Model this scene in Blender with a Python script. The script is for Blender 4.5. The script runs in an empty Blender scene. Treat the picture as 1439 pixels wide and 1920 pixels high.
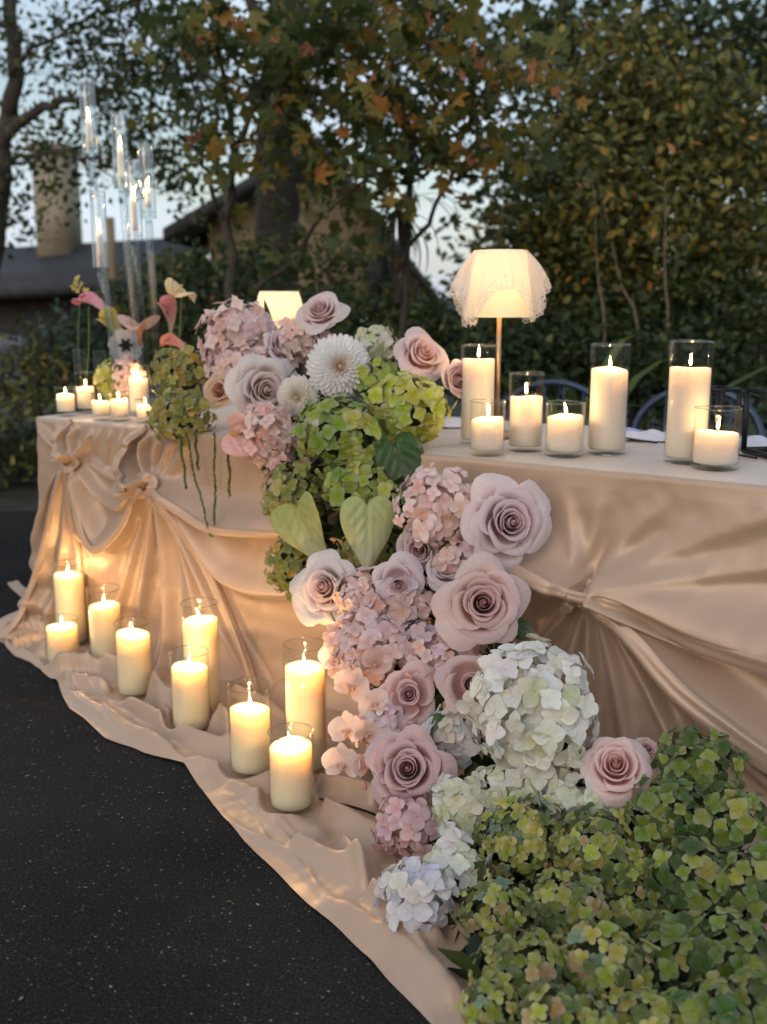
import bpy, math, random
import numpy as np
from mathutils import Vector, Matrix, noise as mnoise

random.seed(11)
rng = np.random.default_rng(11)
PI = math.pi
scene = bpy.context.scene
col = scene.collection

# ---------------------------------------------------------------- camera
CAM_H = 1.17
FPX = 2000.0                       # focal length in photo pixels (photo 1439 x 1920)
PITCH = math.atan2(410.0, FPX)
cam_data = bpy.data.cameras.new('camera')
cam = bpy.data.objects.new('camera', cam_data)
col.objects.link(cam)
cam.location = (0, 0, CAM_H)
cam.rotation_euler = (PI / 2 - PITCH, 0, 0)
cam_data.sensor_fit = 'VERTICAL'
cam_data.sensor_height = 36.0
cam_data.lens = 36.0 * FPX / 1920.0
cam_data.clip_start = 0.05
cam_data.clip_end = 400
cam_data.dof.use_dof = True
cam_data.dof.focus_distance = 2.25
cam_data.dof.aperture_fstop = 2.9
scene.camera = cam

# ---------------------------------------------------------------- world, sun, exposure
SUN_EL, SUN_AZ = 12.0, 205.0       # soft evening light from behind the camera
world = bpy.data.worlds.new('World')
scene.world = world
world.use_nodes = True
wn = world.node_tree.nodes; wl = world.node_tree.links
wn.clear()
w_out = wn.new('ShaderNodeOutputWorld')
w_bg = wn.new('ShaderNodeBackground')
w_sky = wn.new('ShaderNodeTexSky')
w_sky.sky_type = 'NISHITA'
w_sky.sun_disc = False
w_sky.sun_elevation = math.radians(SUN_EL)
w_sky.sun_rotation = math.radians(SUN_AZ)
w_sky.air_density = 1.3
w_sky.dust_density = 1.2
w_sky.ozone_density = 2.2
w_tc = wn.new('ShaderNodeTexCoord')
w_map = wn.new('ShaderNodeMapping')
w_map.inputs['Scale'].default_value = (1.0, 1.0, 2.6)
w_no = wn.new('ShaderNodeTexNoise')
w_no.inputs['Scale'].default_value = 3.2
w_no.inputs['Detail'].default_value = 7
w_no.inputs['Roughness'].default_value = 0.55
w_rmp = wn.new('ShaderNodeMapRange')
w_rmp.inputs['From Min'].default_value = 0.42
w_rmp.inputs['From Max'].default_value = 0.68
w_rmp.inputs['To Min'].default_value = 0.35
w_rmp.inputs['To Max'].default_value = 0.92
w_mix = wn.new('ShaderNodeMixRGB')
w_mix.inputs['Color2'].default_value = (5.7, 6.5, 7.7, 1)     # evening cloud veil
wl.new(w_tc.outputs['Generated'], w_map.inputs['Vector'])
wl.new(w_map.outputs['Vector'], w_no.inputs['Vector'])
wl.new(w_no.outputs['Fac'], w_rmp.inputs['Value'])
wl.new(w_rmp.outputs['Result'], w_mix.inputs['Fac'])
wl.new(w_sky.outputs['Color'], w_mix.inputs['Color1'])
wl.new(w_mix.outputs['Color'], w_bg.inputs['Color'])
w_bg.inputs['Strength'].default_value = 0.115
wl.new(w_bg.outputs['Background'], w_out.inputs['Surface'])

sun_d = bpy.data.lights.new('sun', 'SUN')
sun_d.energy = 0.62
sun_d.angle = math.radians(40)
sun_d.color = (1.0, 0.88, 0.78)
sun = bpy.data.objects.new('sun', sun_d)
col.objects.link(sun)
_az, _el = math.radians(SUN_AZ), math.radians(SUN_EL + 22)
_sd = Vector((math.sin(_az) * math.cos(_el), math.cos(_az) * math.cos(_el), math.sin(_el)))
sun.rotation_euler = _sd.to_track_quat('Z', 'Y').to_euler()

scene.view_settings.view_transform = 'Standard'
scene.view_settings.look = 'None'
scene.view_settings.exposure = 0.36
scene.view_settings.gamma = 1.0
scene.view_settings.use_curve_mapping = False
cy = scene.cycles
cy.use_denoising = True
cy.denoiser = 'OPENIMAGEDENOISE'
cy.max_bounces = 8
cy.diffuse_bounces = 3
cy.glossy_bounces = 3
cy.transmission_bounces = 6
cy.transparent_max_bounces = 24
cy.sample_clamp_indirect = 4.0
cy.caustics_reflective = False
cy.caustics_refractive = False

# ---------------------------------------------------------------- pixel helpers (photo pixels -> points)
CAMP = np.array([0.0, 0.0, CAM_H])
def ray(px, py):
    x = (px - 719.5) / FPX; y = -(py - 960.0) / FPX
    return np.array([x, math.cos(PITCH) + y * math.sin(PITCH), -math.sin(PITCH) + y * math.cos(PITCH)])
def onz(px, py, z):
    d = ray(px, py); return CAMP + d * ((z - CAM_H) / d[2])
def atd(px, py, D):                # point on the pixel's ray at ground distance D (along +Y)
    d = ray(px, py); return CAMP + d * (D / d[1])
def depth(P):
    return P[1] * math.cos(PITCH) - (P[2] - CAM_H) * math.sin(PITCH)
TZ = 0.755                          # height of the table top cloth
PA = onz(60, 782, TZ); PB = onz(1439, 912, TZ)
UU = (PB - PA) / np.linalg.norm(PB - PA)
NN = np.array([-UU[1], UU[0], 0.0])  # away from the camera
C0 = float(NN @ PA)
TL, TW = 3.15, 0.80
def onskirt(px, py, o=0.0):
    d = ray(px, py); return CAMP + d * ((C0 - o - NN @ CAMP) / (NN @ d))
def uo(P): return float(UU @ (P - PA)), float(C0 - NN @ P)
def tab(u, o, z=TZ): return PA + UU * u - NN * o + np.array([0, 0, z - TZ])

# ---------------------------------------------------------------- material helpers
def new_mat(name):
    m = bpy.data.materials.new(name); m.use_nodes = True
    nt = m.node_tree; nt.nodes.clear()
    out = nt.nodes.new('ShaderNodeOutputMaterial')
    return m, nt, out
def N(nt, typ, **kw):
    n = nt.nodes.new(typ)
    for k, v in kw.items():
        if k in n.inputs: n.inputs[k].default_value = v
        else: setattr(n, k, v)
    return n
def ramp(nt, stops, interp='LINEAR'):
    r = nt.nodes.new('ShaderNodeValToRGB'); cr = r.color_ramp; cr.interpolation = interp
    while len(cr.elements) < len(stops): cr.elements.new(0.5)
    for e, (p, c) in zip(cr.elements, stops):
        e.position = p; e.color = (*c, 1) if len(c) == 3 else c
    return r
def mat_simple(name, color, rough=0.6, metal=0.0, var=0.25, scale=30, bump=0.1, spec=0.5, **kw):
    m, nt, out = new_mat(name)
    b = N(nt, 'ShaderNodeBsdfPrincipled', Roughness=rough, Metallic=metal)
    b.inputs['Specular IOR Level'].default_value = spec
    tc = N(nt, 'ShaderNodeTexCoord')
    no = N(nt, 'ShaderNodeTexNoise', Scale=scale, Detail=5.0)
    nt.links.new(tc.outputs['Object'], no.inputs['Vector'])
    c = np.array(color)
    r = ramp(nt, [(0.3, tuple(c * (1 - var))), (0.7, tuple(np.minimum(c * (1 + var), 1)))])
    nt.links.new(no.outputs['Fac'], r.inputs['Fac'])
    nt.links.new(r.outputs['Color'], b.inputs['Base Color'])
    if bump:
        bp = N(nt, 'ShaderNodeBump', Strength=bump, Distance=0.01)
        nt.links.new(no.outputs['Fac'], bp.inputs['Height'])
        nt.links.new(bp.outputs['Normal'], b.inputs['Normal'])
    for k, v in kw.items(): b.inputs[k].default_value = v
    nt.links.new(b.outputs[0], out.inputs[0])
    return m

def mat_petal(name, trans=0.3, rough=0.5, veins=0.16, tip=0.28):
    """petal sheet: colour from the object's colour, deeper towards its foot, faint veins along its length"""
    m, nt, out = new_mat(name); L = nt.links.new
    oi = N(nt, 'ShaderNodeObjectInfo')
    uv = N(nt, 'ShaderNodeUVMap')
    sep = N(nt, 'ShaderNodeSeparateXYZ'); L(uv.outputs[0], sep.inputs[0])
    mp = N(nt, 'ShaderNodeMapping'); mp.inputs['Scale'].default_value = (26, 2.2, 1); L(uv.outputs[0], mp.inputs[0])
    no = N(nt, 'ShaderNodeTexNoise', Scale=1.0, Detail=3.0); L(mp.outputs[0], no.inputs['Vector'])
    tcn = N(nt, 'ShaderNodeTexCoord')
    no2 = N(nt, 'ShaderNodeTexNoise', Scale=5.0, Detail=2.0); L(tcn.outputs['Object'], no2.inputs['Vector'])
    hs = N(nt, 'ShaderNodeHueSaturation')
    # more saturated and darker pigment at the foot of the petal
    mr = N(nt, 'ShaderNodeMapRange'); L(sep.outputs['Y'], mr.inputs['Value'])
    mr.inputs['From Min'].default_value = 0.1; mr.inputs['From Max'].default_value = 0.85
    mr.inputs['To Min'].default_value = 1.3; mr.inputs['To Max'].default_value = 0.88
    L(mr.outputs[0], hs.inputs['Saturation'])
    mv = N(nt, 'ShaderNodeMapRange'); L(no2.outputs['Fac'], mv.inputs['Value'])
    mv.inputs['From Min'].default_value = 0.3; mv.inputs['From Max'].default_value = 0.7
    mv.inputs['To Min'].default_value = 0.95; mv.inputs['To Max'].default_value = 1.03
    L(mv.outputs[0], hs.inputs['Value'])
    L(oi.outputs['Color'], hs.inputs['Color'])
    rim = N(nt, 'ShaderNodeMapRange'); rim.interpolation_type = 'SMOOTHSTEP'; L(sep.outputs['Y'], rim.inputs['Value'])
    rim.inputs['From Min'].default_value = 0.55; rim.inputs['From Max'].default_value = 1.0; rim.inputs['To Max'].default_value = tip
    rmx = N(nt, 'ShaderNodeMixRGB'); rmx.inputs['Color2'].default_value = (0.93, 0.85, 0.83, 1); L(rim.outputs[0], rmx.inputs['Fac']); L(hs.outputs['Color'], rmx.inputs['Color1'])
    mx = N(nt, 'ShaderNodeMixRGB', blend_type='MULTIPLY'); mx.inputs['Fac'].default_value = veins
    vr = ramp(nt, [(0.35, (0.72, 0.66, 0.62)), (0.6, (1, 1, 1))]); L(no.outputs['Fac'], vr.inputs['Fac'])
    L(rmx.outputs['Color'], mx.inputs['Color1']); L(vr.outputs['Color'], mx.inputs['Color2'])
    b = N(nt, 'ShaderNodeBsdfPrincipled', Roughness=rough)
    b.inputs['Specular IOR Level'].default_value = 0.3
    b.inputs['Sheen Weight'].default_value = 0.15
    L(mx.outputs['Color'], b.inputs['Base Color'])
    bp = N(nt, 'ShaderNodeBump', Strength=0.10, Distance=0.002); L(no.outputs['Fac'], bp.inputs['Height']); L(bp.outputs[0], b.inputs['Normal'])
    t = N(nt, 'ShaderNodeBsdfTranslucent'); L(mx.outputs['Color'], t.inputs['Color'])
    ms = N(nt, 'ShaderNodeMixShader'); ms.inputs[0].default_value = trans
    L(b.outputs[0], ms.inputs[1]); L(t.outputs[0], ms.inputs[2]); L(ms.outputs[0], out.inputs[0])
    return m

def mat_leaf(name, stops, trans=0.25, rough=0.5):
    """foliage: colour picked per leaf from the mesh attribute 'rnd'"""
    m, nt, out = new_mat(name); L = nt.links.new
    at = N(nt, 'ShaderNodeAttribute', attribute_name='rnd')
    r = ramp(nt, stops); L(at.outputs['Fac'], r.inputs['Fac'])
    b = N(nt, 'ShaderNodeBsdfPrincipled', Roughness=rough)
    b.inputs['Specular IOR Level'].default_value = 0.3
    L(r.outputs['Color'], b.inputs['Base Color'])
    t = N(nt, 'ShaderNodeBsdfTranslucent'); L(r.outputs['Color'], t.inputs['Color'])
    ms = N(nt, 'ShaderNodeMixShader'); ms.inputs[0].default_value = trans
    L(b.outputs[0], ms.inputs[1]); L(t.outputs[0], ms.inputs[2]); L(ms.outputs[0], out.inputs[0])
    return m

def mat_glass(name, tint=(0.97, 0.98, 0.97), rough=0.01, ior=1.5):
    m, nt, out = new_mat(name); L = nt.links.new
    ge = N(nt, 'ShaderNodeNewGeometry')
    io = N(nt, 'ShaderNodeMapRange'); io.inputs['To Min'].default_value = ior; io.inputs['To Max'].default_value = 1 / ior
    L(ge.outputs['Backfacing'], io.inputs['Value'])
    fr = N(nt, 'ShaderNodeFresnel'); L(io.outputs[0], fr.inputs['IOR'])
    t = N(nt, 'ShaderNodeBsdfTransparent'); t.inputs['Color'].default_value = (*tint, 1)
    g = N(nt, 'ShaderNodeBsdfGlossy', Roughness=rough); g.inputs['Color'].default_value = (0.95, 0.95, 0.95, 1)
    ms = N(nt, 'ShaderNodeMixShader')
    L(fr.outputs[0], ms.inputs[0]); L(t.outputs[0], ms.inputs[1]); L(g.outputs[0], ms.inputs[2]); L(ms.outputs[0], out.inputs[0])
    return m

def mat_flame():
    m, nt, out = new_mat('flame'); L = nt.links.new
    tc = N(nt, 'ShaderNodeTexCoord'); sp = N(nt, 'ShaderNodeSeparateXYZ'); L(tc.outputs['Generated'], sp.inputs[0])
    r = ramp(nt, [(0.0, (0.25, 0.3, 0.6)), (0.14, (1, 0.55, 0.18)), (0.5, (1, 0.72, 0.34)), (1.0, (1, 0.5, 0.14))])
    L(sp.outputs['Z'], r.inputs['Fac'])
    e = N(nt, 'ShaderNodeEmission', Strength=16.0); L(r.outputs['Color'], e.inputs['Color'])
    t = N(nt, 'ShaderNodeBsdfTransparent')
    a = N(nt, 'ShaderNodeAddShader'); L(e.outputs[0], a.inputs[0]); L(t.outputs[0], a.inputs[1]); L(a.outputs[0], out.inputs[0])
    return m

def mat_satin(name, base, rough=0.43):
    m, nt, out = new_mat(name); L = nt.links.new
    tc = N(nt, 'ShaderNodeTexCoord')
    no = N(nt, 'ShaderNodeTexNoise', Scale=3.0, Detail=4.0); L(tc.outputs['Object'], no.inputs['Vector'])
    c = np.array(base)
    r = ramp(nt, [(0.3, tuple(c * 0.9)), (0.7, tuple(c * 1.07))]); L(no.outputs['Fac'], r.inputs['Fac'])
    wv = N(nt, 'ShaderNodeTexNoise', Scale=42.0, Detail=4.0); L(tc.outputs['Object'], wv.inputs['Vector'])
    wv2 = N(nt, 'ShaderNodeTexNoise', Scale=9.0, Detail=5.0); L(tc.outputs['Object'], wv2.inputs['Vector'])
    bp2 = N(nt, 'ShaderNodeBump', Strength=0.10, Distance=0.012); L(wv2.outputs['Fac'], bp2.inputs['Height'])
    bp = N(nt, 'ShaderNodeBump', Strength=0.08, Distance=0.002); L(wv.outputs['Fac'], bp.inputs['Height']); L(bp2.outputs[0], bp.inputs['Normal'])
    b = N(nt, 'ShaderNodeBsdfPrincipled', Roughness=rough)
    b.inputs['Metallic'].default_value = 0.17
    b.inputs['Specular IOR Level'].default_value = 0.6
    b.inputs['Sheen Weight'].default_value = 0.25
    b.inputs['Sheen Tint'].default_value = (1, 0.92, 0.86, 1)
    b.inputs['Anisotropic'].default_value = 0.4
    L(r.outputs['Color'], b.inputs['Base Color']); L(bp.outputs[0], b.inputs['Normal'])
    L(b.outputs[0], out.inputs[0])
    return m

M = {}
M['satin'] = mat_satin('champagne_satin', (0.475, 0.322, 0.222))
M['satin_top'] = mat_satin('champagne_satin_top', (0.60, 0.495, 0.42), 0.5)  # same satin, lightened: the brighter light on top is put into colour
M['petal'] = mat_petal('petal', trans=0.42)
M['floret'] = mat_petal('floret_petal', trans=0.3, rough=0.55, veins=0.4, tip=0.06)
M['glass'] = mat_glass('clear_glass', (0.97, 0.975, 0.96), 0.02, 1.22)
M['rim'] = mat_glass('glass_rim', (0.80, 0.80, 0.74), 0.05, 1.75)
M['acrylic'] = mat_glass('clear_acrylic', (0.86, 0.90, 0.92), 0.04, 1.75)
M['chimney'] = mat_glass('chimney_glass', (0.93, 0.95, 0.96), 0.02, 1.8)
M['flame'] = mat_flame()
M['wick'] = mat_simple('wick', (0.03, 0.025, 0.02), 0.9)
M['stem'] = mat_simple('stem_green', (0.09, 0.15, 0.035), 0.5, var=0.3)
M['gap_shade'] = mat_simple('gap_filler', (0.03, 0.045, 0.014), 0.8, var=0.5, scale=60)  # near-black green puts the shade between florets into colour
M['brass'] = mat_simple('brushed_brass', (0.42, 0.27, 0.15), 0.35, 0.8, var=0.1)
M['navy'] = mat_simple('navy_metal', (0.035, 0.055, 0.10), 0.35, 0.3, var=0.2)
M['black'] = mat_simple('black_metal', (0.012, 0.012, 0.013), 0.45, 0.5)
M['napkin'] = mat_simple('napkin_linen', (0.62, 0.60, 0.66), 0.85, var=0.06, scale=80)
M['napkin_blue'] = mat_simple('napkin_blue', (0.30, 0.36, 0.62), 0.85, var=0.06, scale=80)
M['bark'] = mat_simple('bark', (0.055, 0.045, 0.035), 0.9, var=0.45, scale=18, bump=0.6)
M['bark_pale'] = mat_simple('bark_pale', (0.17, 0.13, 0.085), 0.9, var=0.35, scale=18, bump=0.5)
M['plaster'] = mat_simple('cream_plaster', (0.22, 0.165, 0.095), 0.9, var=0.18, scale=2.5, bump=0.2)
M['plaster_pale'] = mat_simple('pale_plaster', (0.34, 0.29, 0.20), 0.9, var=0.15, scale=2.5, bump=0.2)
M['roof'] = mat_simple('dark_roof', (0.035, 0.034, 0.036), 0.8, var=0.35, scale=9, bump=0.6)
M['dark'] = mat_simple('dark_opening', (0.012, 0.012, 0.014), 0.8)
M['stone'] = mat_simple('grey_stone', (0.26, 0.28, 0.31), 0.85, var=0.2, scale=12, bump=0.4)
M['soil'] = mat_simple('garden_soil', (0.035, 0.032, 0.022), 0.95, var=0.5, scale=6, bump=0.8)
M['wood'] = mat_simple('table_wood', (0.25, 0.16, 0.09), 0.6, var=0.2, scale=8)

def mat_wax(name, colr):
    m, nt, out = new_mat(name); L = nt.links.new
    tc = N(nt, 'ShaderNodeTexCoord')
    no = N(nt, 'ShaderNodeTexNoise', Scale=240.0, Detail=4.0); L(tc.outputs['Object'], no.inputs['Vector'])
    b = N(nt, 'ShaderNodeBsdfPrincipled', Roughness=0.6)
    b.inputs['Base Color'].default_value = (*colr, 1)
    b.inputs['Subsurface Weight'].default_value = 1.0
    b.inputs['Subsurface Radius'].default_value = (1.0, 0.88, 0.70)
    b.inputs['Subsurface Scale'].default_value = 0.075
    bp = N(nt, 'ShaderNodeBump', Strength=0.25, Distance=0.002); L(no.outputs['Fac'], bp.inputs['Height']); L(bp.outputs[0], b.inputs['Normal'])
    L(b.outputs[0], out.inputs[0])
    return m
M['wax'] = mat_wax('ivory_wax', (0.84, 0.70, 0.50))
M['wax_pale'] = mat_wax('pale_wax', (0.76, 0.655, 0.575))
M['taper'] = mat_wax('taper_wax', (0.88, 0.80, 0.76))

def mat_asphalt():
    m, nt, out = new_mat('asphalt'); L = nt.links.new
    tc = N(nt, 'ShaderNodeTexCoord')
    no = N(nt, 'ShaderNodeTexNoise', Scale=1.1, Detail=6.0); L(tc.outputs['Object'], no.inputs['Vector'])
    r = ramp(nt, [(0.32, (0.012, 0.0122, 0.0128)), (0.68, (0.026, 0.0256, 0.0256))]); L(no.outputs['Fac'], r.inputs['Fac'])
    gr = N(nt, 'ShaderNodeTexNoise', Scale=190.0, Detail=4.0, Roughness=0.7); L(tc.outputs['Object'], gr.inputs['Vector'])
    rg = ramp(nt, [(0.36, (0.35, 0.35, 0.35)), (0.66, (1.7, 1.7, 1.7))]); L(gr.outputs['Fac'], rg.inputs['Fac'])
    mu = N(nt, 'ShaderNodeMixRGB', blend_type='MULTIPLY'); mu.inputs['Fac'].default_value = 1.0
    L(r.outputs['Color'], mu.inputs['Color1']); L(rg.outputs['Color'], mu.inputs['Color2'])
    vo = N(nt, 'ShaderNodeTexVoronoi', Scale=120.0); L(tc.outputs['Object'], vo.inputs['Vector'])
    sel = N(nt, 'ShaderNodeSeparateColor'); L(vo.outputs['Color'], sel.inputs[0])
    gt = N(nt, 'ShaderNodeMath', operation='GREATER_THAN'); gt.inputs[1].default_value = 0.55; L(sel.outputs[0], gt.inputs[0])
    sz = N(nt, 'ShaderNodeMath', operation='MULTIPLY'); sz.inputs[1].default_value = 0.36; L(sel.outputs[1], sz.inputs[0])
    lt = N(nt, 'ShaderNodeMath', operation='LESS_THAN'); L(vo.outputs['Distance'], lt.inputs[0]); L(sz.outputs[0], lt.inputs[1])
    an = N(nt, 'ShaderNodeMath', operation='MULTIPLY'); L(gt.outputs[0], an.inputs[0]); L(lt.outputs[0], an.inputs[1])
    rc = ramp(nt, [(0.0, (0.03, 0.029, 0.027)), (0.55, (0.055, 0.052, 0.046)), (0.9, (0.10, 0.095, 0.08)), (1.0, (0.20, 0.185, 0.15))]); L(sel.outputs[2], rc.inputs['Fac'])
    mx = N(nt, 'ShaderNodeMixRGB'); L(an.outputs[0], mx.inputs['Fac']); L(mu.outputs['Color'], mx.inputs['Color1']); L(rc.outputs['Color'], mx.inputs['Color2'])
    vf = N(nt, 'ShaderNodeTexVoronoi', Scale=270.0); L(tc.outputs['Object'], vf.inputs['Vector'])
    sf = N(nt, 'ShaderNodeSeparateColor'); L(vf.outputs['Color'], sf.inputs[0])
    g2 = N(nt, 'ShaderNodeMath', operation='GREATER_THAN'); g2.inputs[1].default_value = 0.45; L(sf.outputs[0], g2.inputs[0])
    l2 = N(nt, 'ShaderNodeMath', operation='LESS_THAN'); l2.inputs[1].default_value = 0.36; L(vf.outputs['Distance'], l2.inputs[0])
    a2 = N(nt, 'ShaderNodeMath', operation='MULTIPLY'); L(g2.outputs[0], a2.inputs[0]); L(l2.outputs[0], a2.inputs[1])
    r2 = ramp(nt, [(0.0, (0.012, 0.012, 0.012)), (0.7, (0.027, 0.0255, 0.024)), (1.0, (0.085, 0.08, 0.07))]); L(sf.outputs[1], r2.inputs['Fac'])
    m2 = N(nt, 'ShaderNodeMixRGB'); L(a2.outputs[0], m2.inputs['Fac']); L(mx.outputs['Color'], m2.inputs['Color1']); L(r2.outputs['Color'], m2.inputs['Color2'])
    b = N(nt, 'ShaderNodeBsdfPrincipled', Roughness=0.95)
    b.inputs['Specular IOR Level'].default_value = 0.08
    L(m2.outputs['Color'], b.inputs['Base Color'])
    bp = N(nt, 'ShaderNodeBump', Strength=0.7, Distance=0.004); L(gr.outputs['Fac'], bp.inputs['Height']); L(bp.outputs[0], b.inputs['Normal'])
    L(b.outputs[0], out.inputs[0])
    return m
M['asphalt'] = mat_asphalt()

def mat_shade(name, color, trans, lace=False):
    m, nt, out = new_mat(name); L = nt.links.new
    d = N(nt, 'ShaderNodeBsdfDiffuse'); d.inputs['Color'].default_value = (*color, 1)
    t = N(nt, 'ShaderNodeBsdfTranslucent'); t.inputs['Color'].default_value = (*color, 1)
    ms = N(nt, 'ShaderNodeMixShader'); ms.inputs[0].default_value = trans
    L(d.outputs[0], ms.inputs[1]); L(t.outputs[0], ms.inputs[2])
    if lace:
        uv = N(nt, 'ShaderNodeUVMap')
        sep = N(nt, 'ShaderNodeSeparateXYZ'); L(uv.outputs[0], sep.inputs[0])
        tc = N(nt, 'ShaderNodeTexCoord')
        vo = N(nt, 'ShaderNodeTexVoronoi', Scale=130.0); L(tc.outputs['Object'], vo.inputs['Vector'])
        holes = N(nt, 'ShaderNodeMath', operation='LESS_THAN'); holes.inputs[1].default_value = 0.32; L(vo.outputs['Distance'], holes.inputs[0])
        edge = N(nt, 'ShaderNodeMapRange'); L(sep.outputs['Y'], edge.inputs['Value'])
        edge.inputs['From Min'].default_value = 0.72; edge.inputs['From Max'].default_value = 0.86
        f = N(nt, 'ShaderNodeMath', operation='MULTIPLY'); L(holes.outputs[0], f.inputs[0]); L(edge.outputs[0], f.inputs[1])
        f2 = N(nt, 'ShaderNodeMath', operation='MAXIMUM'); f2.inputs[1].default_value = 0.34; L(f.outputs[0], f2.inputs[0])
        tr = N(nt, 'ShaderNodeBsdfTransparent')
        m2 = N(nt, 'ShaderNodeMixShader'); L(f2.outputs[0], m2.inputs[0]); L(ms.outputs[0], m2.inputs[1]); L(tr.outputs[0], m2.inputs[2])
        L(m2.outputs[0], out.inputs[0])
    else:
        L(ms.outputs[0], out.inputs[0])
    return m
M['shade'] = mat_shade('lamp_shade_fabric', (0.90, 0.83, 0.70), 0.5)
M['lace'] = mat_shade('lace', (0.86, 0.80, 0.76), 0.5, True)

GREEN = mat_leaf('leaf_green', [(0.0, (0.028, 0.046, 0.018)), (0.5, (0.065, 0.092, 0.03)), (0.85, (0.14, 0.15, 0.045)), (1.0, (0.22, 0.17, 0.045))], trans=0.35)
AUTUMN = mat_leaf('leaf_autumn', [(0.0, (0.035, 0.055, 0.02)), (0.4, (0.075, 0.10, 0.03)), (0.66, (0.16, 0.16, 0.04)), (0.84, (0.30, 0.21, 0.045)), (0.94, (0.46, 0.20, 0.05)), (1.0, (0.48, 0.20, 0.10))], trans=0.4)
GOLD = mat_leaf('leaf_gold_green', [(0.0, (0.04, 0.055, 0.02)), (0.45, (0.10, 0.115, 0.032)), (0.75, (0.21, 0.19, 0.045)), (0.93, (0.33, 0.24, 0.05)), (1.0, (0.42, 0.20, 0.05))])
BLUEG = mat_leaf('leaf_blue_green', [(0.0, (0.02, 0.04, 0.025)), (1.0, (0.06, 0.10, 0.065))])
LITTER = mat_leaf('leaf_litter', [(0.0, (0.05, 0.04, 0.02)), (0.6, (0.12, 0.09, 0.05)), (1.0, (0.22, 0.18, 0.12))], trans=0.1)
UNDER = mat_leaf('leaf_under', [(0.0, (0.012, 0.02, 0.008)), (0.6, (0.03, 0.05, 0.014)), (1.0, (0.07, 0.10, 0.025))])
GRASSY = mat_leaf('leaf_strap', [(0.0, (0.03, 0.06, 0.015)), (1.0, (0.13, 0.17, 0.04))])

# ---------------------------------------------------------------- object helpers
def setp(o, label=None, cat=None, group=None, kind=None):
    if label: o['label'] = label
    if cat: o['category'] = cat
    if group: o['group'] = group
    if kind: o['kind'] = kind
    return o
def thing(name, label, cat, loc=(0, 0, 0), group=None, mtx=None):
    o = bpy.data.objects.new(name, None); col.objects.link(o)
    o.empty_display_size = 0.05
    if mtx is not None: o.matrix_basis = mtx
    else: o.location = tuple(loc)
    return setp(o, label, cat, group)
def np_mesh(name, V, F, mat=None, uv=None, smooth=True, attr=None):
    """V (n,3), F (m,k) array or list of arrays of different k; uv per vertex"""
    V = np.asarray(V, dtype=np.float32)
    Fs = F if isinstance(F, list) else [F]
    Fs = [np.asarray(f, dtype=np.int32) for f in Fs if len(f)]
    me = bpy.data.meshes.new(name)
    me.vertices.add(len(V)); me.vertices.foreach_set('co', V.ravel())
    loops = np.concatenate([f.ravel() for f in Fs])
    starts = []; off = 0
    for f in Fs:
        starts.append(off + np.arange(len(f)) * f.shape[1]); off += f.size
    starts = np.concatenate(starts).astype(np.int32)
    me.loops.add(len(loops)); me.loops.foreach_set('vertex_index', loops)
    me.polygons.add(len(starts)); me.polygons.foreach_set('loop_start', starts)
    me.update(calc_edges=True)
    if uv is not None:
        ul = me.uv_layers.new(name='UVMap')
        ul.data.foreach_set('uv', np.asarray(uv, dtype=np.float32)[loops].ravel())
    if attr is not None:
        a = me.attributes.new('rnd', 'FLOAT', 'POINT')
        a.data.foreach_set('value', np.asarray(attr, dtype=np.float32))
    if smooth: me.shade_smooth()
    if mat: me.materials.append(mat)
    return me
def link(name, me, parent=None, mtx=None, loc=None, color=None):
    o = bpy.data.objects.new(name, me); col.objects.link(o)
    if parent is not None: o.parent = parent
    if mtx is not None: o.matrix_basis = mtx
    elif loc is not None: o.location = tuple(loc)
    if color is not None: o.color = (*color, 1)
    return o
def grid_faces(nu, nv, closed_u=False):
    i = np.arange(nu if closed_u else nu - 1); j = np.arange(nv - 1)
    I, J = np.meshgrid(i, j, indexing='ij'); I2 = (I + 1) % nu
    return np.stack([I * nv + J, I2 * nv + J, I2 * nv + J + 1, I * nv + J + 1], -1).reshape(-1, 4)
def lathe(prof, seg=24, cap=True):
    prof = np.asarray(prof, float); k = len(prof)
    a = np.linspace(0, 2 * PI, seg, endpoint=False)
    V = np.stack([np.outer(np.cos(a), prof[:, 0]), np.outer(np.sin(a), prof[:, 0]), np.tile(prof[:, 1], (seg, 1))], -1).reshape(-1, 3)
    return V, grid_faces(seg, k, True)
def tube(pts, radii, seg=8, caps=True):
    P = np.asarray(pts, float); n = len(P)
    R = np.full(n, radii) if np.isscalar(radii) else np.asarray(radii, float)
    T = np.gradient(P, axis=0); T /= np.linalg.norm(T, axis=1, keepdims=True) + 1e-12
    ref = np.array([0, 0, 1.0]) if abs(T[0, 2]) < 0.9 else np.array([1.0, 0, 0])
    V = []
    a = np.linspace(0, 2 * PI, seg, endpoint=False)
    X = np.cross(ref, T[0]); X /= np.linalg.norm(X)
    for i in range(n):
        X = X - T[i] * (X @ T[i]); X /= np.linalg.norm(X) + 1e-12
        Y = np.cross(T[i], X)
        V.append(P[i] + R[i] * (np.outer(np.cos(a), X) + np.outer(np.sin(a), Y)))
    V = np.array(V).transpose(1, 0, 2).reshape(-1, 3)
    F = grid_faces(seg, n, True)
    V = np.vstack([V, P[0], P[-1]])
    c0, c1 = seg * n, seg * n + 1
    i = np.arange(seg); i2 = (i + 1) % seg
    T0 = np.stack([i2 * n, i * n, np.full(seg, c0)], -1)
    T1 = np.stack([i * n + n - 1, i2 * n + n - 1, np.full(seg, c1)], -1)
    return V, [F, np.vstack([T0, T1])]
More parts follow.
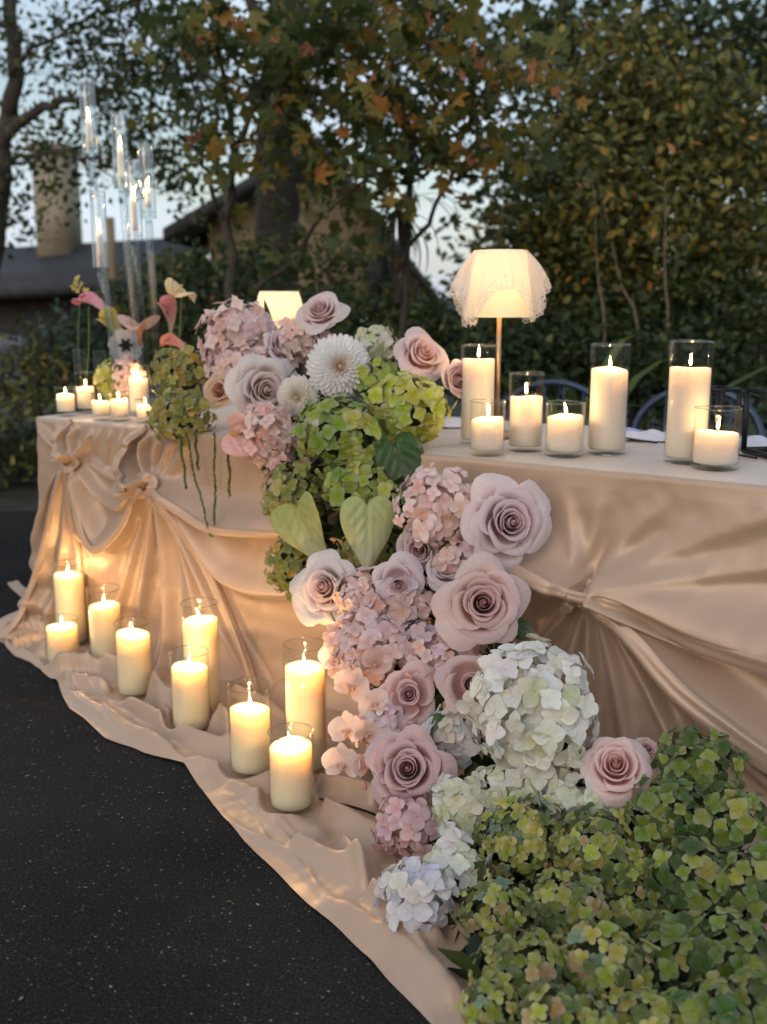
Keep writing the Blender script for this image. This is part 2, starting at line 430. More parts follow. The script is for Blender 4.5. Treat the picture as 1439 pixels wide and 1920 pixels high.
def join(parts):
    """parts: list of (V, F) with F array or list -> one (V, [F4, F3])"""
    Vs, by = [], {}; off = 0
    for V, F in parts:
        V = np.asarray(V); Vs.append(V)
        for f in (F if isinstance(F, list) else [F]):
            f = np.asarray(f)
            if len(f): by.setdefault(f.shape[1], []).append(f + off)
        off += len(V)
    return np.vstack(Vs), [np.vstack(v) for v in by.values()]
def box(x0, x1, y0, y1, z0, z1):
    V = np.array([[x, y, z] for x in (x0, x1) for y in (y0, y1) for z in (z0, z1)], float)
    F = np.array([[0, 1, 3, 2], [4, 6, 7, 5], [0, 4, 5, 1], [2, 3, 7, 6], [0, 2, 6, 4], [1, 5, 7, 3]])
    return V, F
def spline(pts, n):
    P = np.asarray(pts, float); k = len(P)
    if k == 2: return P[0] + (P[1] - P[0]) * np.linspace(0, 1, n)[:, None]
    t = np.linspace(0, k - 1, n); i = np.clip(t.astype(int), 0, k - 2); f = (t - i)[:, None]
    p0 = P[np.clip(i - 1, 0, k - 1)]; p1 = P[i]; p2 = P[i + 1]; p3 = P[np.clip(i + 2, 0, k - 1)]
    return 0.5 * (2 * p1 + (p2 - p0) * f + (2 * p0 - 5 * p1 + 4 * p2 - p3) * f ** 2 + (3 * p1 - p0 - 3 * p2 + p3) * f ** 3)
def noise_grid(X, Y, Z, scale, seed=0.0):
    out = np.empty(X.size); x = X.ravel() * scale + seed; y = Y.ravel() * scale; z = Z.ravel() * scale
    nf = mnoise.noise
    for i in range(X.size): out[i] = nf((x[i], y[i], z[i]))
    return out.reshape(X.shape)
def frame(axis, spin=0.0, up=(0, 0, 1)):
    z = Vector(tuple(axis)).normalized(); upv = Vector(up)
    if abs(z.dot(upv)) > 0.98: upv = Vector((0, 1, 0))
    x = upv.cross(z).normalized(); y = z.cross(x)
    m = Matrix((x, y, z)).transposed()
    return (m @ Matrix.Rotation(spin, 3, 'Z')).to_4x4()
def place(P, axis, spin, s):
    return Matrix.Translation(Vector(tuple(P))) @ frame(axis, spin) @ Matrix.Scale(s, 4)
# ================================================================ SETTING: ground
def sheet(name, x0, x1, y0, y1, z, mat, nx=2, ny=2, amp=0.0):
    xs = np.linspace(x0, x1, nx); ys = np.linspace(y0, y1, ny)
    X, Y = np.meshgrid(xs, ys, indexing='ij'); Z = np.full(X.shape, z)
    if amp: Z = Z + amp * noise_grid(X, Y, Z, 0.6, 3.1)
    o = link(name, np_mesh(name, np.stack([X, Y, Z], -1).reshape(-1, 3), grid_faces(nx, ny), mat))
    return setp(o, kind='structure')
sheet('ground', -150, 150, -60, 250, -0.02, M['soil'], 2, 2)
# asphalt yard, its far border curving past the table end
bx = np.linspace(-14, 14, 57)
by = 6.3 + 0.5 * np.sin(bx * 0.5) + 0.25 * bx * 0.3
Va = np.concatenate([np.stack([bx, np.full_like(bx, -25.0), np.zeros_like(bx)], -1), np.stack([bx, by, np.zeros_like(bx)], -1)])
k = len(bx); i = np.arange(k - 1)
yard = link('asphalt_yard', np_mesh('asphalt_yard', Va, np.stack([i, i + 1, i + 1 + k, i + k], -1), M['asphalt'], smooth=False))
setp(yard, kind='structure')
yard.location.z = 0.0

# ================================================================ TABLE and TABLECLOTH
TZB = TZ - 0.006
t_ = thing('banquet_table', 'long wooden banquet table under the champagne satin cloth', 'table', tab(TL / 2, -TW / 2, 0))
ang = math.atan2(UU[1], UU[0]); t_.rotation_euler.z = ang
V, F = box(-TL / 2 + .02, TL / 2 - .02, -TW / 2 + .02, TW / 2 - .02, TZB - .03, TZB)
link('tabletop', np_mesh('tabletop', V, F, M['wood'], smooth=False), t_)
for sx in (-1, 1):
    for sy in (-1, 1):
        V, F = box(sx * (TL / 2 - .14) - .03, sx * (TL / 2 - .14) + .03, sy * (TW / 2 - .14) - .03, sy * (TW / 2 - .14) + .03, 0.012, TZB - .03)
        link('leg', np_mesh('leg', V, F, M['wood'], smooth=False), t_)

cloth = thing('tablecloth', 'champagne satin tablecloth knotted into swags and trailing over the asphalt', 'tablecloth', tab(TL / 2, -TW / 2, 0))
CO = np.array(cloth.location)

def seg_field(S, Z, pts):
    """signed distance to a polyline (left of travel > 0) and position along it"""
    best = np.full(S.shape, 1e9); sgn = np.zeros(S.shape); tpos = np.zeros(S.shape)
    P = spline(pts, max(12, 7 * len(pts))); n = len(P)
    for i in range(n - 1):
        a, b = P[i], P[i + 1]; d = b - a; L2 = d @ d + 1e-12
        px, pz = S - a[0], Z - a[1]
        t = np.clip((px * d[0] + pz * d[1]) / L2, 0, 1)
        dx, dz = px - t * d[0], pz - t * d[1]
        dist = dx * dx + dz * dz
        cr = d[0] * pz - d[1] * px
        w = dist < best
        best = np.where(w, dist, best); sgn = np.where(w, np.sign(cr), sgn); tpos = np.where(w, (i + t) / (n - 1), tpos)
    return np.sqrt(best), sgn, tpos
def fold_h(S, Z, pts, h, wl, wr, t0=0.12, t1=0.2):
    d, s, t = seg_field(S, Z, pts)
    w = np.where(s > 0, wl, wr)
    taper = np.clip(t / max(t0, 1e-3), 0.15, 1) * np.clip((1 - t) / max(t1, 1e-3), 0.0, 1)
    taper = taper * taper * (3 - 2 * taper)
    # folds fan out: narrow where they leave the knot, wide further away
    wf = 0.45 + 0.55 * np.clip(t / 0.5, 0, 1)
    return h * taper * np.exp(-(d / np.maximum(w * wf, .0085)) ** 2)

SK = []   # skirt folds in photo pixels: points, height, width on the left/up side, width on the other side, taper at start, at end
def sk(pts, h, wl, wr, t0=0.12, t1=0.2): SK.append((pts, h, wl, wr, t0, t1))
# swag between the two knots near the table end
sk([(140, 872), (158, 950), (186, 1018), (214, 1022), (255, 975), (292, 908)], .040, .060, .011, .1, .1)
sk([(148, 870), (186, 930), (222, 950), (255, 940), (288, 905)], .028, .030, .012, .1, .1)
sk([(160, 866), (205, 896), (245, 908), (284, 902)], .014, .025, .012, .1, .1)
sk([(300, 908), (345, 945), (405, 984), (470, 993), (540, 994), (680, 1000), (850, 1020), (1000, 1052), (1100, 1092)], .045, .075, .011, .05, .05)
sk([(304, 914), (352, 990), (408, 1070), (462, 1104), (530, 1112), (640, 1112), (760, 1120)], .034, .055, .016, .08, .2)
sk([(300, 915), (345, 1000), (385, 1080), (425, 1160), (475, 1235), (530, 1310)], .038, .017, .022, .06, .1)
sk([(300, 915), (335, 1010), (365, 1110), (395, 1210), (425, 1300)], .024, .016, .018, .06, .1)
sk([(296, 915), (306, 1000), (316, 1100), (326, 1200), (332, 1290)], .030, .030, .016, .06, .1)
sk([(292, 915), (286, 1000), (275, 1100), (266, 1200), (262, 1290)], .026, .016, .030, .06, .1)
sk([(288, 912), (262, 1005), (240, 1085), (222, 1160), (212, 1240)], .020, .014, .026, .08, .1)
# below the outer knot
sk([(126, 870), (108, 950), (92, 1050), (78, 1170)], .026, .020, .014, .06, .1)
sk([(130, 872), (124, 960), (118, 1060), (112, 1180)], .018, .012, .018, .06, .1)
sk([(134, 872), (142, 960), (154, 1060), (160, 1180)], .026, .014, .020, .06, .1)
sk([(122, 866), (88, 930), (68, 1020), (58, 1150)], .020, .016, .014, .08, .1)
# fabric gathered up into the outer knot
sk([(60, 790), (92, 828), (126, 860)], .022, .014, .012, .3, .05)
sk([(98, 788), (112, 826), (128, 858)], .020, .010, .010, .3, .05)
sk([(124, 792), (120, 822), (130, 852), (140, 862)], .045, .010, .008, .2, .05)
sk([(140, 792), (134, 820), (138, 846), (136, 862)], .030, .008, .008, .2, .05)
sk([(168, 800), (160, 832), (142, 858)], .022, .014, .010, .3, .05)
# gathered into the second knot
sk([(262, 806), (247, 832), (250, 868), (268, 896), (292, 905)], .060, .012, .008, .15, .05)
sk([(278, 806), (270, 842), (278, 880), (294, 903)], .036, .010, .008, .2, .05)
sk([(300, 812), (292, 856), (295, 900)], .026, .010, .010, .3, .05)
sk([(325, 815), (308, 862), (298, 900)], .020, .012, .010, .3, .05)
sk([(362, 815), (326, 868), (302, 903)], .014, .018, .014, .3, .05)
sk([(252, 872), (246, 895), (262, 914), (290, 915)], .050, .012, .010, .2, .05)
for x_, l_ in ((180, 60), (200, 95), (222, 80), (242, 50)):
    sk([(x_, 795), (x_ - 4, 795 + l_ * .5), (x_ - 8, 795 + l_)], .010, .010, .008, .25, .4)
# the knot near the flowers' far side: radiating pleats and two rolled swags
sk([(1118, 1088), (1180, 1112), (1250, 1150), (1330, 1186), (1440, 1215), (1560, 1236)], .062, .095, .009, .06, .02)
sk([(1118, 1096), (1200, 1146), (1290, 1202), (1370, 1226), (1480, 1238), (1560, 1250)], .046, .016, .010, .06, .05)
sk([(1118, 1104), (1200, 1172), (1290, 1270), (1370, 1330), (1450, 1385), (1560, 1450)], .070, .050, .009, .06, .02)
sk([(1117, 1108), (1190, 1196), (1262, 1288), (1350, 1366), (1450, 1450), (1540, 1520)], .026, .012, .016, .06, .05)
sk([(1112, 1112), (1110, 1200), (1106, 1310), (1102, 1440)], .034, .018, .012, .06, .05)
sk([(1114, 1112), (1136, 1200), (1162, 1310), (1190, 1440)], .020, .020, .016, .06, .05)
sk([(1116, 1112), (1166, 1200), (1226, 1310), (1290, 1430)], .024, .018, .014, .06, .05)
sk([(1109, 1112), (1086, 1190), (1062, 1290), (1040, 1420)], .026, .014, .018, .06, .05)
sk([(1104, 1110), (1050, 1165), (1000, 1220), (940, 1290)], .030, .022, .012, .06, .05)
sk([(900, 1018), (985, 1044), (1050, 1066), (1110, 1090)], .055, .020, .009, .1, .03)
sk([(900, 1050), (985, 1066), (1050, 1084), (1112, 1098)], .060, .014, .009, .1, .03)
sk([(940, 1090), (1000, 1108), (1050, 1112), (1100, 1104)], .028, .012, .010, .1, .05)
sk([(1062, 1142), (1078, 1126), (1106, 1110)], .034, .011, .011, .2, .05)
sk([(1110, 1078), (1114, 1000), (1122, 905)], .006, .022, .016, .06, .5)
sk([(1118, 1080), (1176, 1010), (1262, 930)], .006, .030, .020, .06, .5)
sk([(1124, 1084), (1250, 1036), (1440, 976), (1560, 950)], .007, .045, .025, .06, .4)
sk([(1102, 1080), (1072, 1000), (1046, 905)], .008, .024, .02, .06, .5)
sk([(1130, 1088), (1280, 1080), (1440, 1068), (1560, 1060)], .010, .05, .022, .06, .3)
sk([(1096, 1082), (1030, 1020), (960, 930)], .008, .024, .02, .06, .5)
KNOTS = [(131, 864, .042, .022), (294, 906, .060, .028), (1112, 1100, .062, .026)]

def skp(px, py):
    P = onskirt(px, py, 0.02); return (uo(P)[0], P[2])
SK_UZ = [([skp(*q) for q in pts], *rest) for pts, *rest in SK]
# side and far stretches that only a step aside would show: plain hanging pleats
FLOORC = [('tall candle in a glass cylinder against the swag below the outer knot', 136, 1055, 1206),
          ('straight candle between the outermost tall floor candle and the fan of pleats', 202, 1103, 1245),
          ('shortest floor candle, standing on the bunched end of the satin train', 120, 1160, 1243),
          ('candle of middle height on the train directly below the second knot', 255, 1167, 1301),
          ('tall floor candle close behind a shorter one, beside the rolled fold from the second knot', 381, 1130, 1328),
          ('middle height candle standing just before a tall one on the train', 360, 1222, 1366),
          ('candle on the train with an empty deep rim, beside the tall candle near the orchids', 472, 1285, 1446),
          ('tall floor candle beside the peach orchid spray', 575, 1208, 1440),
          ('short bright candle at the outer edge of the train, beside a black cable end', 548, 1372, 1513)]
def skirt_h(S, Z):
    H = np.zeros(S.shape)
    for pts, h, wl, wr, t0, t1 in SK_UZ:
        H = np.maximum(H * 0.55, 0) + 0.45 * H + fold_h(S, Z, pts, h, wl, wr, t0, t1) * 1.6
    for kx, ky, kh, kr in KNOTS:
        c = skp(kx, ky)
        H += kh * np.exp(-((S - c[0]) ** 2 + ((Z - c[1]) * 1.2) ** 2) / kr ** 2)
    side = np.clip((S - 2.7) / .2, 0, 1) + np.clip(-S / .08, 0, 1)
    H += side * (.012 * np.sin(S * 34 + 3 * Z) + .010 * np.sin(S * 57 - 2 * Z + 1)) * np.clip((TZ - Z) / .25, 0, 1)
    H += .008 * noise_grid(S, Z, np.zeros_like(S), 5.0, 2.0) + .0022 * noise_grid(S, Z, np.zeros_like(S), 22.0, 5.0)
    for _ in range(2):                                     # soften the steep undersides of the folds
        P_ = np.pad(H, 1, mode='edge'); H = (P_[:-2, 1:-1] + 2 * P_[1:-1, 1:-1] + P_[2:, 1:-1]) / 4
        P_ = np.pad(H, 1, mode='edge'); H = (P_[1:-1, :-2] + 2 * P_[1:-1, 1:-1] + P_[1:-1, 2:]) / 4
    top = np.clip((TZ - Z) / .045, 0, 1)
    H *= top
    cornerf = np.exp(-((S + .02) / .16) ** 2)
    H += (.045 * np.exp(-Z / .05) + .03 * np.exp(-Z / .22)) * (1 + 1.0 * cornerf)
    H += cornerf * np.exp(-Z / .12) * .05 * (1 + np.sin(Z * 60 + S * 14))
    for lab, px, yt, yb in FLOORC:                          # the hem gives way behind candles that stand close to it
        c = uo(onz(px, yb, .008))
        lim = c[1] - .062 + np.clip((np.abs(S - c[0]) - .055) / .05, 0, 9) * .06 + np.clip((Z - .34) / .08, 0, 9) * .06
        H = np.minimum(H, lim)
    return H
ds = .004
Sv = np.arange(-TW, TL + 1e-6, ds); Zv = np.concatenate([np.linspace(0.0, TZ - .012, 185), TZ - .012 * (1 - np.sin(np.linspace(0.15, 1, 6) * PI / 2))])
S, Z = np.meshgrid(Sv, Zv, indexing='ij')
Hh = skirt_h(S, Z)
# path round the table end with a rounded corner
cr = .035
def path(s):
    P = np.empty((len(s), 3)); Nn = np.empty((len(s), 3))
    for i, v in enumerate(s):
        a = np.clip((v + cr) / (2 * cr), 0, 1) * PI / 2
        out = -UU * math.cos(a) - NN * math.sin(a)
        if v >= cr: P[i] = PA + UU * v
        elif v <= -cr: P[i] = PA + NN * (-v)
        else: P[i] = PA + (UU + NN) * cr + out * cr
        Nn[i] = out
    P[:, 2] = 0
    return P, Nn
Pp, Nn_ = path(Sv)
edge_in = np.where(Z > TZ - .012, (1 - np.sqrt(np.clip(1 - ((Z - TZ + .012) / .012) ** 2, 0, 1))) * .012, 0)
V = Pp[:, None, :] + Nn_[:, None, :] * (Hh - edge_in)[..., None]
V[..., 2] = Z
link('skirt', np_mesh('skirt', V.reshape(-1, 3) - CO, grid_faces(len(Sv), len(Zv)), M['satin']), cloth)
# rolled folds and knots: real rolls of satin lying on the skirt
def skirt_at(u, z):
    i = int(np.clip(round((u - Sv[0]) / ds), 0, len(Sv) - 1)); j = int(np.argmin(np.abs(Zv - z))); return float(Hh[i, j])
def roll(name, pts, radii, flute=.10, nf=5, twist=6.0, lift=.30, flat=.75, seg=28, n=70, phase=0.0):
    C = spline([skp(*q) for q in pts], n); R = np.interp(np.linspace(0, 1, n), np.linspace(0, 1, len(radii)), radii)
    c3 = []
    hs = np.array([skirt_at(u, z) for u, z in C]); k_ = np.ones(9) / 9; hs = np.convolve(np.pad(hs, 4, mode='edge'), k_, 'valid')
    for (u, z), r, h_ in zip(C, R, hs): c3.append(PA * [1, 1, 0] + UU * u - NN * (h_ + r * lift) + np.array([0, 0, z]))
    c3 = np.array(c3); T_ = np.gradient(c3, axis=0); T_ /= np.linalg.norm(T_, axis=1, keepdims=True)
    A_ = np.linspace(0, 2 * PI, seg, endpoint=False); V = np.empty((seg, n, 3))
    for i in range(n):
        out = -NN; side = np.cross(T_[i], out); side /= np.linalg.norm(side)
        f_ = 1 + flute * np.cos(nf * A_ + phase + twist * i / n) + flute * .5 * np.cos((nf + 3) * A_ - twist * 1.4 * i / n)
        V[:, i] = c3[i] + R[i] * f_[:, None] * (np.cos(A_)[:, None] * side + flat * np.sin(A_)[:, None] * out)
    link(name, np_mesh(name, V.reshape(-1, 3) - CO, grid_faces(seg, n, True), M['satin']), cloth)
roll('rolled_fold', [(880, 1022), (985, 1047), (1060, 1072), (1112, 1095), (1180, 1124), (1260, 1162), (1340, 1194), (1450, 1224), (1570, 1242), (1680, 1236), (1760, 1200)], [.020, .024, .020, .014, .018, .025, .028, .028, .024, .014, .001], .12, 4, 7)
roll('rolled_fold', [(890, 1062), (985, 1070), (1050, 1086), (1108, 1100)], [.018, .018, .015, .010], .12, 4, 5)
roll('rolled_fold', [(1104, 1098), (1150, 1130), (1210, 1184), (1290, 1268), (1370, 1330), (1450, 1386), (1570, 1452), (1680, 1510), (1760, 1560)], [.010, .016, .022, .026, .028, .028, .024, .014, .001], .13, 4, 5)
roll('rolled_fold', [(1108, 1104), (1150, 1150), (1205, 1218), (1270, 1300), (1350, 1376), (1460, 1462), (1540, 1530)], [.008, .010, .012, .014, .014, .010, .001], .12, 3, 3)
roll('rolled_fold', [(1106, 1108), (1088, 1122), (1066, 1140)], [.010, .016, .006], .15, 4, 2)
roll('knot', [(1104, 1084), (1117, 1088), (1122, 1099), (1115, 1112), (1102, 1114)], [.006, .014, .017, .015, .007], .14, 4, 4, .55)
roll('rolled_fold', [(296, 908), (345, 986), (392, 1074), (438, 1164), (496, 1256), (544, 1330)], [.010, .014, .017, .020, .018, .001], .13, 4, 5)
roll('rolled_fold', [(300, 906), (350, 946), (410, 983), (470, 993), (540, 995), (690, 1003)], [.012, .015, .014, .012, .009, .001], .12, 4, 5)
roll('rolled_fold', [(138, 874), (158, 955), (187, 1016), (214, 1021), (256, 974), (292, 908)], [.009, .013, .015, .015, .013, .010], .13, 4, 6)
roll('rolled_fold', [(296, 912), (300, 1000), (306, 1100), (312, 1200), (316, 1290)], [.008, .010, .013, .015, .012], .13, 3, 3)
roll('rolled_fold', [(130, 872), (138, 960), (150, 1060), (158, 1170)], [.008, .010, .012, .012], .13, 3, 3)
roll('rolled_fold', [(127, 870), (106, 950), (90, 1050), (78, 1170)], [.008, .011, .013, .013], .13, 3, 3)
roll('knot', [(280, 888), (302, 894), (308, 908), (300, 922), (282, 920)], [.010, .018, .021, .018, .008], .15, 4, 4, .55)
roll('knot', [(120, 850), (138, 854), (144, 866), (136, 878), (120, 876)], [.008, .015, .017, .015, .007], .15, 4, 4, .55)
roll('rolled_fold', [(268, 800), (252, 826), (250, 862), (262, 892), (288, 906)], [.007, .013, .015, .015, .010], .14, 4, 4)
roll('rolled_fold', [(126, 788), (118, 818), (122, 842), (132, 862)], [.006, .011, .012, .010], .14, 4, 4)

# top sheet of the cloth
us = np.linspace(.008, TL, 150); os_ = np.linspace(-.009, -TW, 60)
U_, O_ = np.meshgrid(us, os_, indexing='ij')
Zt = TZ + .0035 * noise_grid(U_, O_, np.zeros_like(U_), 5, 1) * np.clip((-O_ - .009) / .1, 0, 1) * np.clip((U_ - .008) / .1, 0, 1)
Vt = PA + UU * U_[..., None] - NN * O_[..., None]; Vt[..., 2] = Zt
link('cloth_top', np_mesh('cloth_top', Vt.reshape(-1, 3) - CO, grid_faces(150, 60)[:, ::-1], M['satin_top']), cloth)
def top_z(u, o): return TZ + .002

# train lying on the asphalt
EDGE = [(-.60, -.30), (-.30, -.16), (-.14, -.02), (-.09, .08)] + [uo(onz(*q, 0)) for q in [(0, 1195), (28, 1232), (60, 1245), (110, 1285), (130, 1330), (200, 1385), (270, 1415), (345, 1437), (400, 1510), (460, 1580), (520, 1640), (600, 1720), (700, 1805), (800, 1915), (840, 1960)]] + [(2.45, 1.17), (2.8, 1.25), (3.1, 1.2)]
EDGE = np.array(EDGE)
TR = []
def tr(pts, h, wl, wr, t0=.15, t1=.2): TR.append(([uo(onz(*q, 0)) for q in pts], h, wl, wr, t0, t1))
tr([(110, 1285), (200, 1352), (300, 1405), (345, 1432), (440, 1458), (530, 1472), (620, 1476)], .016, .05, .007)
tr([(225, 1322), (300, 1372), (380, 1408), (450, 1428), (510, 1440)], .026, .02, .018)
tr([(245, 1296), (330, 1350), (400, 1385), (450, 1402)], .022, .018, .016)
tr([(60, 1252), (120, 1264), (200, 1266), (270, 1294), (320, 1334), (400, 1374), (450, 1398)], .034, .02, .016)
tr([(62, 1238), (130, 1240), (195, 1246), (250, 1262)], .030, .018, .015)
tr([(75, 1272), (140, 1290), (215, 1305)], .022, .016, .014)
tr([(395, 1345), (425, 1392), (436, 1425)], .022, .014, .014)
tr([(285, 1300), (300, 1340), (345, 1385)], .020, .014, .014)
tr([(6, 1200), (50, 1196), (100, 1200)], .030, .018, .014)
tr([(20, 1222), (60, 1216), (105, 1212)], .024, .014, .012)
tr([(590, 1492), (650, 1500), (720, 1522)], .028, .018, .014)
tr([(600, 1518), (655, 1550), (740, 1592)], .018, .03, .02)
tr([(640, 1590), (668, 1632), (690, 1690)], .022, .018, .014)
tr([(545, 1590), (640, 1632), (720, 1648)], .018, .035, .018)
tr([(690, 1690), (750, 1742), (840, 1790)], .026, .03, .014)
tr([(470, 1500), (540, 1552), (620, 1580)], .010, .04, .03)
tr([(735, 1740), (790, 1820), (860, 1900)], .014, .04, .03)
tr([(420, 1480), (500, 1512), (560, 1540)], .010, .03, .02)
tr([(600, 1690), (680, 1740), (760, 1830)], .010, .05, .03)
tr([(480, 1250), (530, 1300), (600, 1330)], .024, .03, .02)
tr([(430, 1300), (500, 1340), (560, 1390)], .020, .025, .02)
tr([(590, 1440), (650, 1450), (700, 1470)], .022, .025, .016)
uv_ = np.arange(-.60, 3.1, .006); sv = np.linspace(0, 1, 165)
ed = np.interp(uv_, EDGE[:, 0], EDGE[:, 1])
ed = ed + .010 * np.array([mnoise.noise((a * 6, 0, 3)) for a in uv_])
base_o = np.where(uv_ < 0, np.minimum(-.05, ed - .05), -.02)
UT = np.repeat(uv_[:, None], len(sv), 1); OT = base_o[:, None] + (ed - base_o)[:, None] * sv[None, :]
HT = np.zeros(UT.shape)
for pts, h, wl, wr, t0, t1 in TR: HT += 1.9 * fold_h(UT, OT, pts, h, wl, wr, t0, t1)
HT += .010 * np.maximum(0, noise_grid(UT, OT, np.zeros_like(UT), 8, 7)) + .005 * np.abs(noise_grid(UT, OT, np.zeros_like(UT), 19, 9))
for lab, px, yt, yb in FLOORC:
    c = uo(onz(px, yb, .008))
    r = np.sqrt((UT - c[0]) ** 2 + (OT - c[1]) ** 2)
    HT *= np.clip((r - .05) / .03, 0, 1)
SVG = np.repeat(sv[None, :], len(uv_), 0)
wr1 = noise_grid(UT * 2.2 + SVG * 1.5, SVG * 9, np.zeros_like(UT), 1.0, 4.2); wr2 = noise_grid(UT * 5 - SVG * 2, SVG * 17, np.zeros_like(UT), 1.0, 8.8)
patch = np.clip(noise_grid(UT, OT, np.zeros_like(UT), 3.0, 6.1) + .35, 0, 1)
HT += (.014 * np.clip(1 - 5 * np.abs(wr1), 0, 1) ** 1.5 + .007 * np.clip(1 - 5 * np.abs(wr2), 0, 1) ** 1.5) * patch
for lab, px, yt, yb in FLOORC:
    c = uo(onz(px, yb, .008)); r = np.sqrt((UT - c[0]) ** 2 + (OT - c[1]) ** 2)
    HT *= np.clip((r - .05) / .03, 0, 1)
edge_t = np.clip((1 - sv) / .06, 0, 1)[None, :]
HT = .006 + HT * (.25 + .75 * edge_t) - .004 * (1 - edge_t)
VT = PA + UU * UT[..., None] - NN * OT[..., None]; VT[..., 2] = HT
link('train', np_mesh('train', VT.reshape(-1, 3) - CO, grid_faces(len(uv_), len(sv))[:, ::-1], M['satin']), cloth)
def train_z(u, o):
    i = int(np.clip(round((u - uv_[0]) / .006), 0, len(uv_) - 1)); b = base_o[i]
    j = int(np.clip(round((o - b) / max(ed[i] - b, 1e-3) * (len(sv) - 1)), 0, len(sv) - 1))
    return float(HT[i, j])

# ================================================================ CANDLES
def flame_mesh(h, r, lean):
    t = np.linspace(0, 1, 12)
    rad = r * np.sin(PI * np.clip(t, 0, 1) ** .62) ** .9 * (1 - .25 * t); rad[0] = rad[-1] = 0.0002
    V, F = lathe(np.stack([rad, t * h], -1), 12)
    V[:, 0] += lean * (V[:, 2] / h) ** 2 * h
    return V, F
FLAMES = [np_mesh('flame', *flame_mesh(.036, .0045, l), M['flame']) for l in (-.25, -.1, .05, .2, .32)]
def flame_light(parent, z, power, dx=0.0):
    ld = bpy.data.lights.new('flame_light', 'POINT'); ld.energy = power; ld.color = (1.0, 0.61, 0.26); ld.shadow_soft_size = 0.003; ld.specular_factor = 0.35
    lo = bpy.data.objects.new('flame_light', ld); col.objects.link(lo); lo.parent = parent; lo.location = (dx, 0, z)
def candle(label, P, d, h, fill, power, group, k=0, fscale=1.0, wax='wax'):
    t = thing('glass_candle', label, 'candle', P, group)
    t.rotation_euler.z = random.uniform(0, 6)
    ro, ri = d / 2, d / 2 - .0032
    prof = [(0, 0), (ro * .9, 0), (ro * .98, .0015), (ro, .005)] + [(ro, z) for z in np.linspace(.012, h - .003, 6)] + [(ro + .0006, h - .0022), (ro + .0004, h - .0006), (ro - .0016, h + .0004), (ri + .0002, h - .0006), (ri - .0002, h - .003)] + [(ri, z) for z in np.linspace(h - .01, .017, 5)] + [(ri * .95, .0135), (0, .013)]
    V, F = lathe(prof, 40)
    V[:, 2] += np.where(V[:, 2] > h * .9, .0012 * np.sin(2 * np.arctan2(V[:, 1], V[:, 0]) + k), 0)
    gc = link('glass_cylinder', np_mesh('glass_cylinder', V, F, M['glass']), t)
    a_ = np.linspace(0, 2 * PI, 41)[:-1]; rp = [(ro - .0016 + .0022 * math.cos(q), h + .0004 + .0016 * math.sin(q)) for q in np.linspace(0, 2 * PI, 9)]
    V, F = lathe(rp, 40); V[:, 2] += .0012 * np.sin(2 * np.arctan2(V[:, 1], V[:, 0]) + k)
    link('rim', np_mesh('rim', V, F, M['rim']), gc)
    rw = ri - .0012; zt = h * fill
    rr = np.array([0, .12, .3, .5, .7, .86, .96, 1.0]) * rw
    zz = zt + np.array([-.004, -.0035, -.001, .0, .0015, .002, .0015, -.0015])
    prof = [(r, z) for r, z in zip(rr, zz)] + [(rw, z) for z in np.linspace(zt - .01, .019, 8)] + [(rw * .95, .0148), (0, .0143)]
    V, F = lathe(prof[::-1], 36)
    a = np.arctan2(V[:, 1], V[:, 0]); rad = np.hypot(V[:, 0], V[:, 1])
    top = V[:, 2] > zt - .006
    V[:, 2] += np.where(top, [.09, -.05, .04, .11, -.08, .06, -.11, .03, -.06][k % 9] * V[:, 0] + .0012 * np.sin(3 * a + k) * rad / rw, 0)
    link('wax', np_mesh('wax', V, F, M[wax]), t)
    V, F = tube([(0, 0, zt - .01), (.0006, 0, zt + .004), (.002, 0, zt + .012)], .0009, 6)
    w = link('wick', np_mesh('wick', V, F, M['wick']), t)
    fl = link('flame', FLAMES[k % 5], t, Matrix.Translation((.002, 0, zt + .007)) @ Matrix.Scale(fscale, 4))
    flame_light(t, zt + .007 + .024 * fscale, power)
    return t
def pix_h(P, px, yt):
    d = ray(px, yt); return CAM_H + d[2] / d[1] * P[1]
for k, (lab, px, yt, yb) in enumerate(FLOORC):
    P = onz(px, yb, .008); u, o = uo(P); P[2] = .0065
    h = pix_h(P, px, yt) - P[2]
    candle(lab, P, .106, h, [.85, .78, .83, .84, .84, .81, .74, .82, .82][k], (.42 if k in (0, 1) else .9), 'candles in glass cylinders on the satin train', k, .80)
TABC = [('tall pillar candle in a glass cylinder beside the pale pink roses on the table', 895, 648, 833, .098, .86),
        ('short candle in front of the tall one beside the pink roses', 913, 752, 854, .092, .66),
        ('candle of middle height beneath the lace covered lamp', 985, 700, 846, .094, .70),
        ('short wide candle between the middle height candle and a tall one', 1058, 755, 856, .100, .74),
        ('tall candle standing alone before the dark hedge on the table', 1137, 646, 852, .103, .77),
        ('tallest pillar candle beside the black cube frame', 1285, 640, 868, .108, .78),
        ('short candle in front of the tallest pillar candle, closest to the table edge', 1340, 765, 880, .112, .60)]
for k, (lab, px, yt, yb, d, fl) in enumerate(TABC):
    P = onz(px, yb, TZ); P[2] = TZ + .0025
    candle(lab, P, d, pix_h(P, px, yt) - P[2], fl, .36, 'candles in glass cylinders on the table', k + 2, .82, 'wax_pale')
ENDC = [('small candle standing at the table corner above the outer knot', 125, 727, 780, .068, .75),
        ('taller glass candle with leaning flame behind the small corner candle', 163, 698, 774, .070, .62),
        ('small candle second along the table edge from the corner', 191, 738, 788, .066, .70),
        ('small candle with a long flame, third along the table edge from the corner', 226, 735, 790, .066, .72),
        ('tall glass candle behind the small ones, beside the olive hydrangeas', 263, 685, 780, .075, .72),
        ('small candle tucked against the olive hydrangeas', 274, 754, 793, .066, .72)]
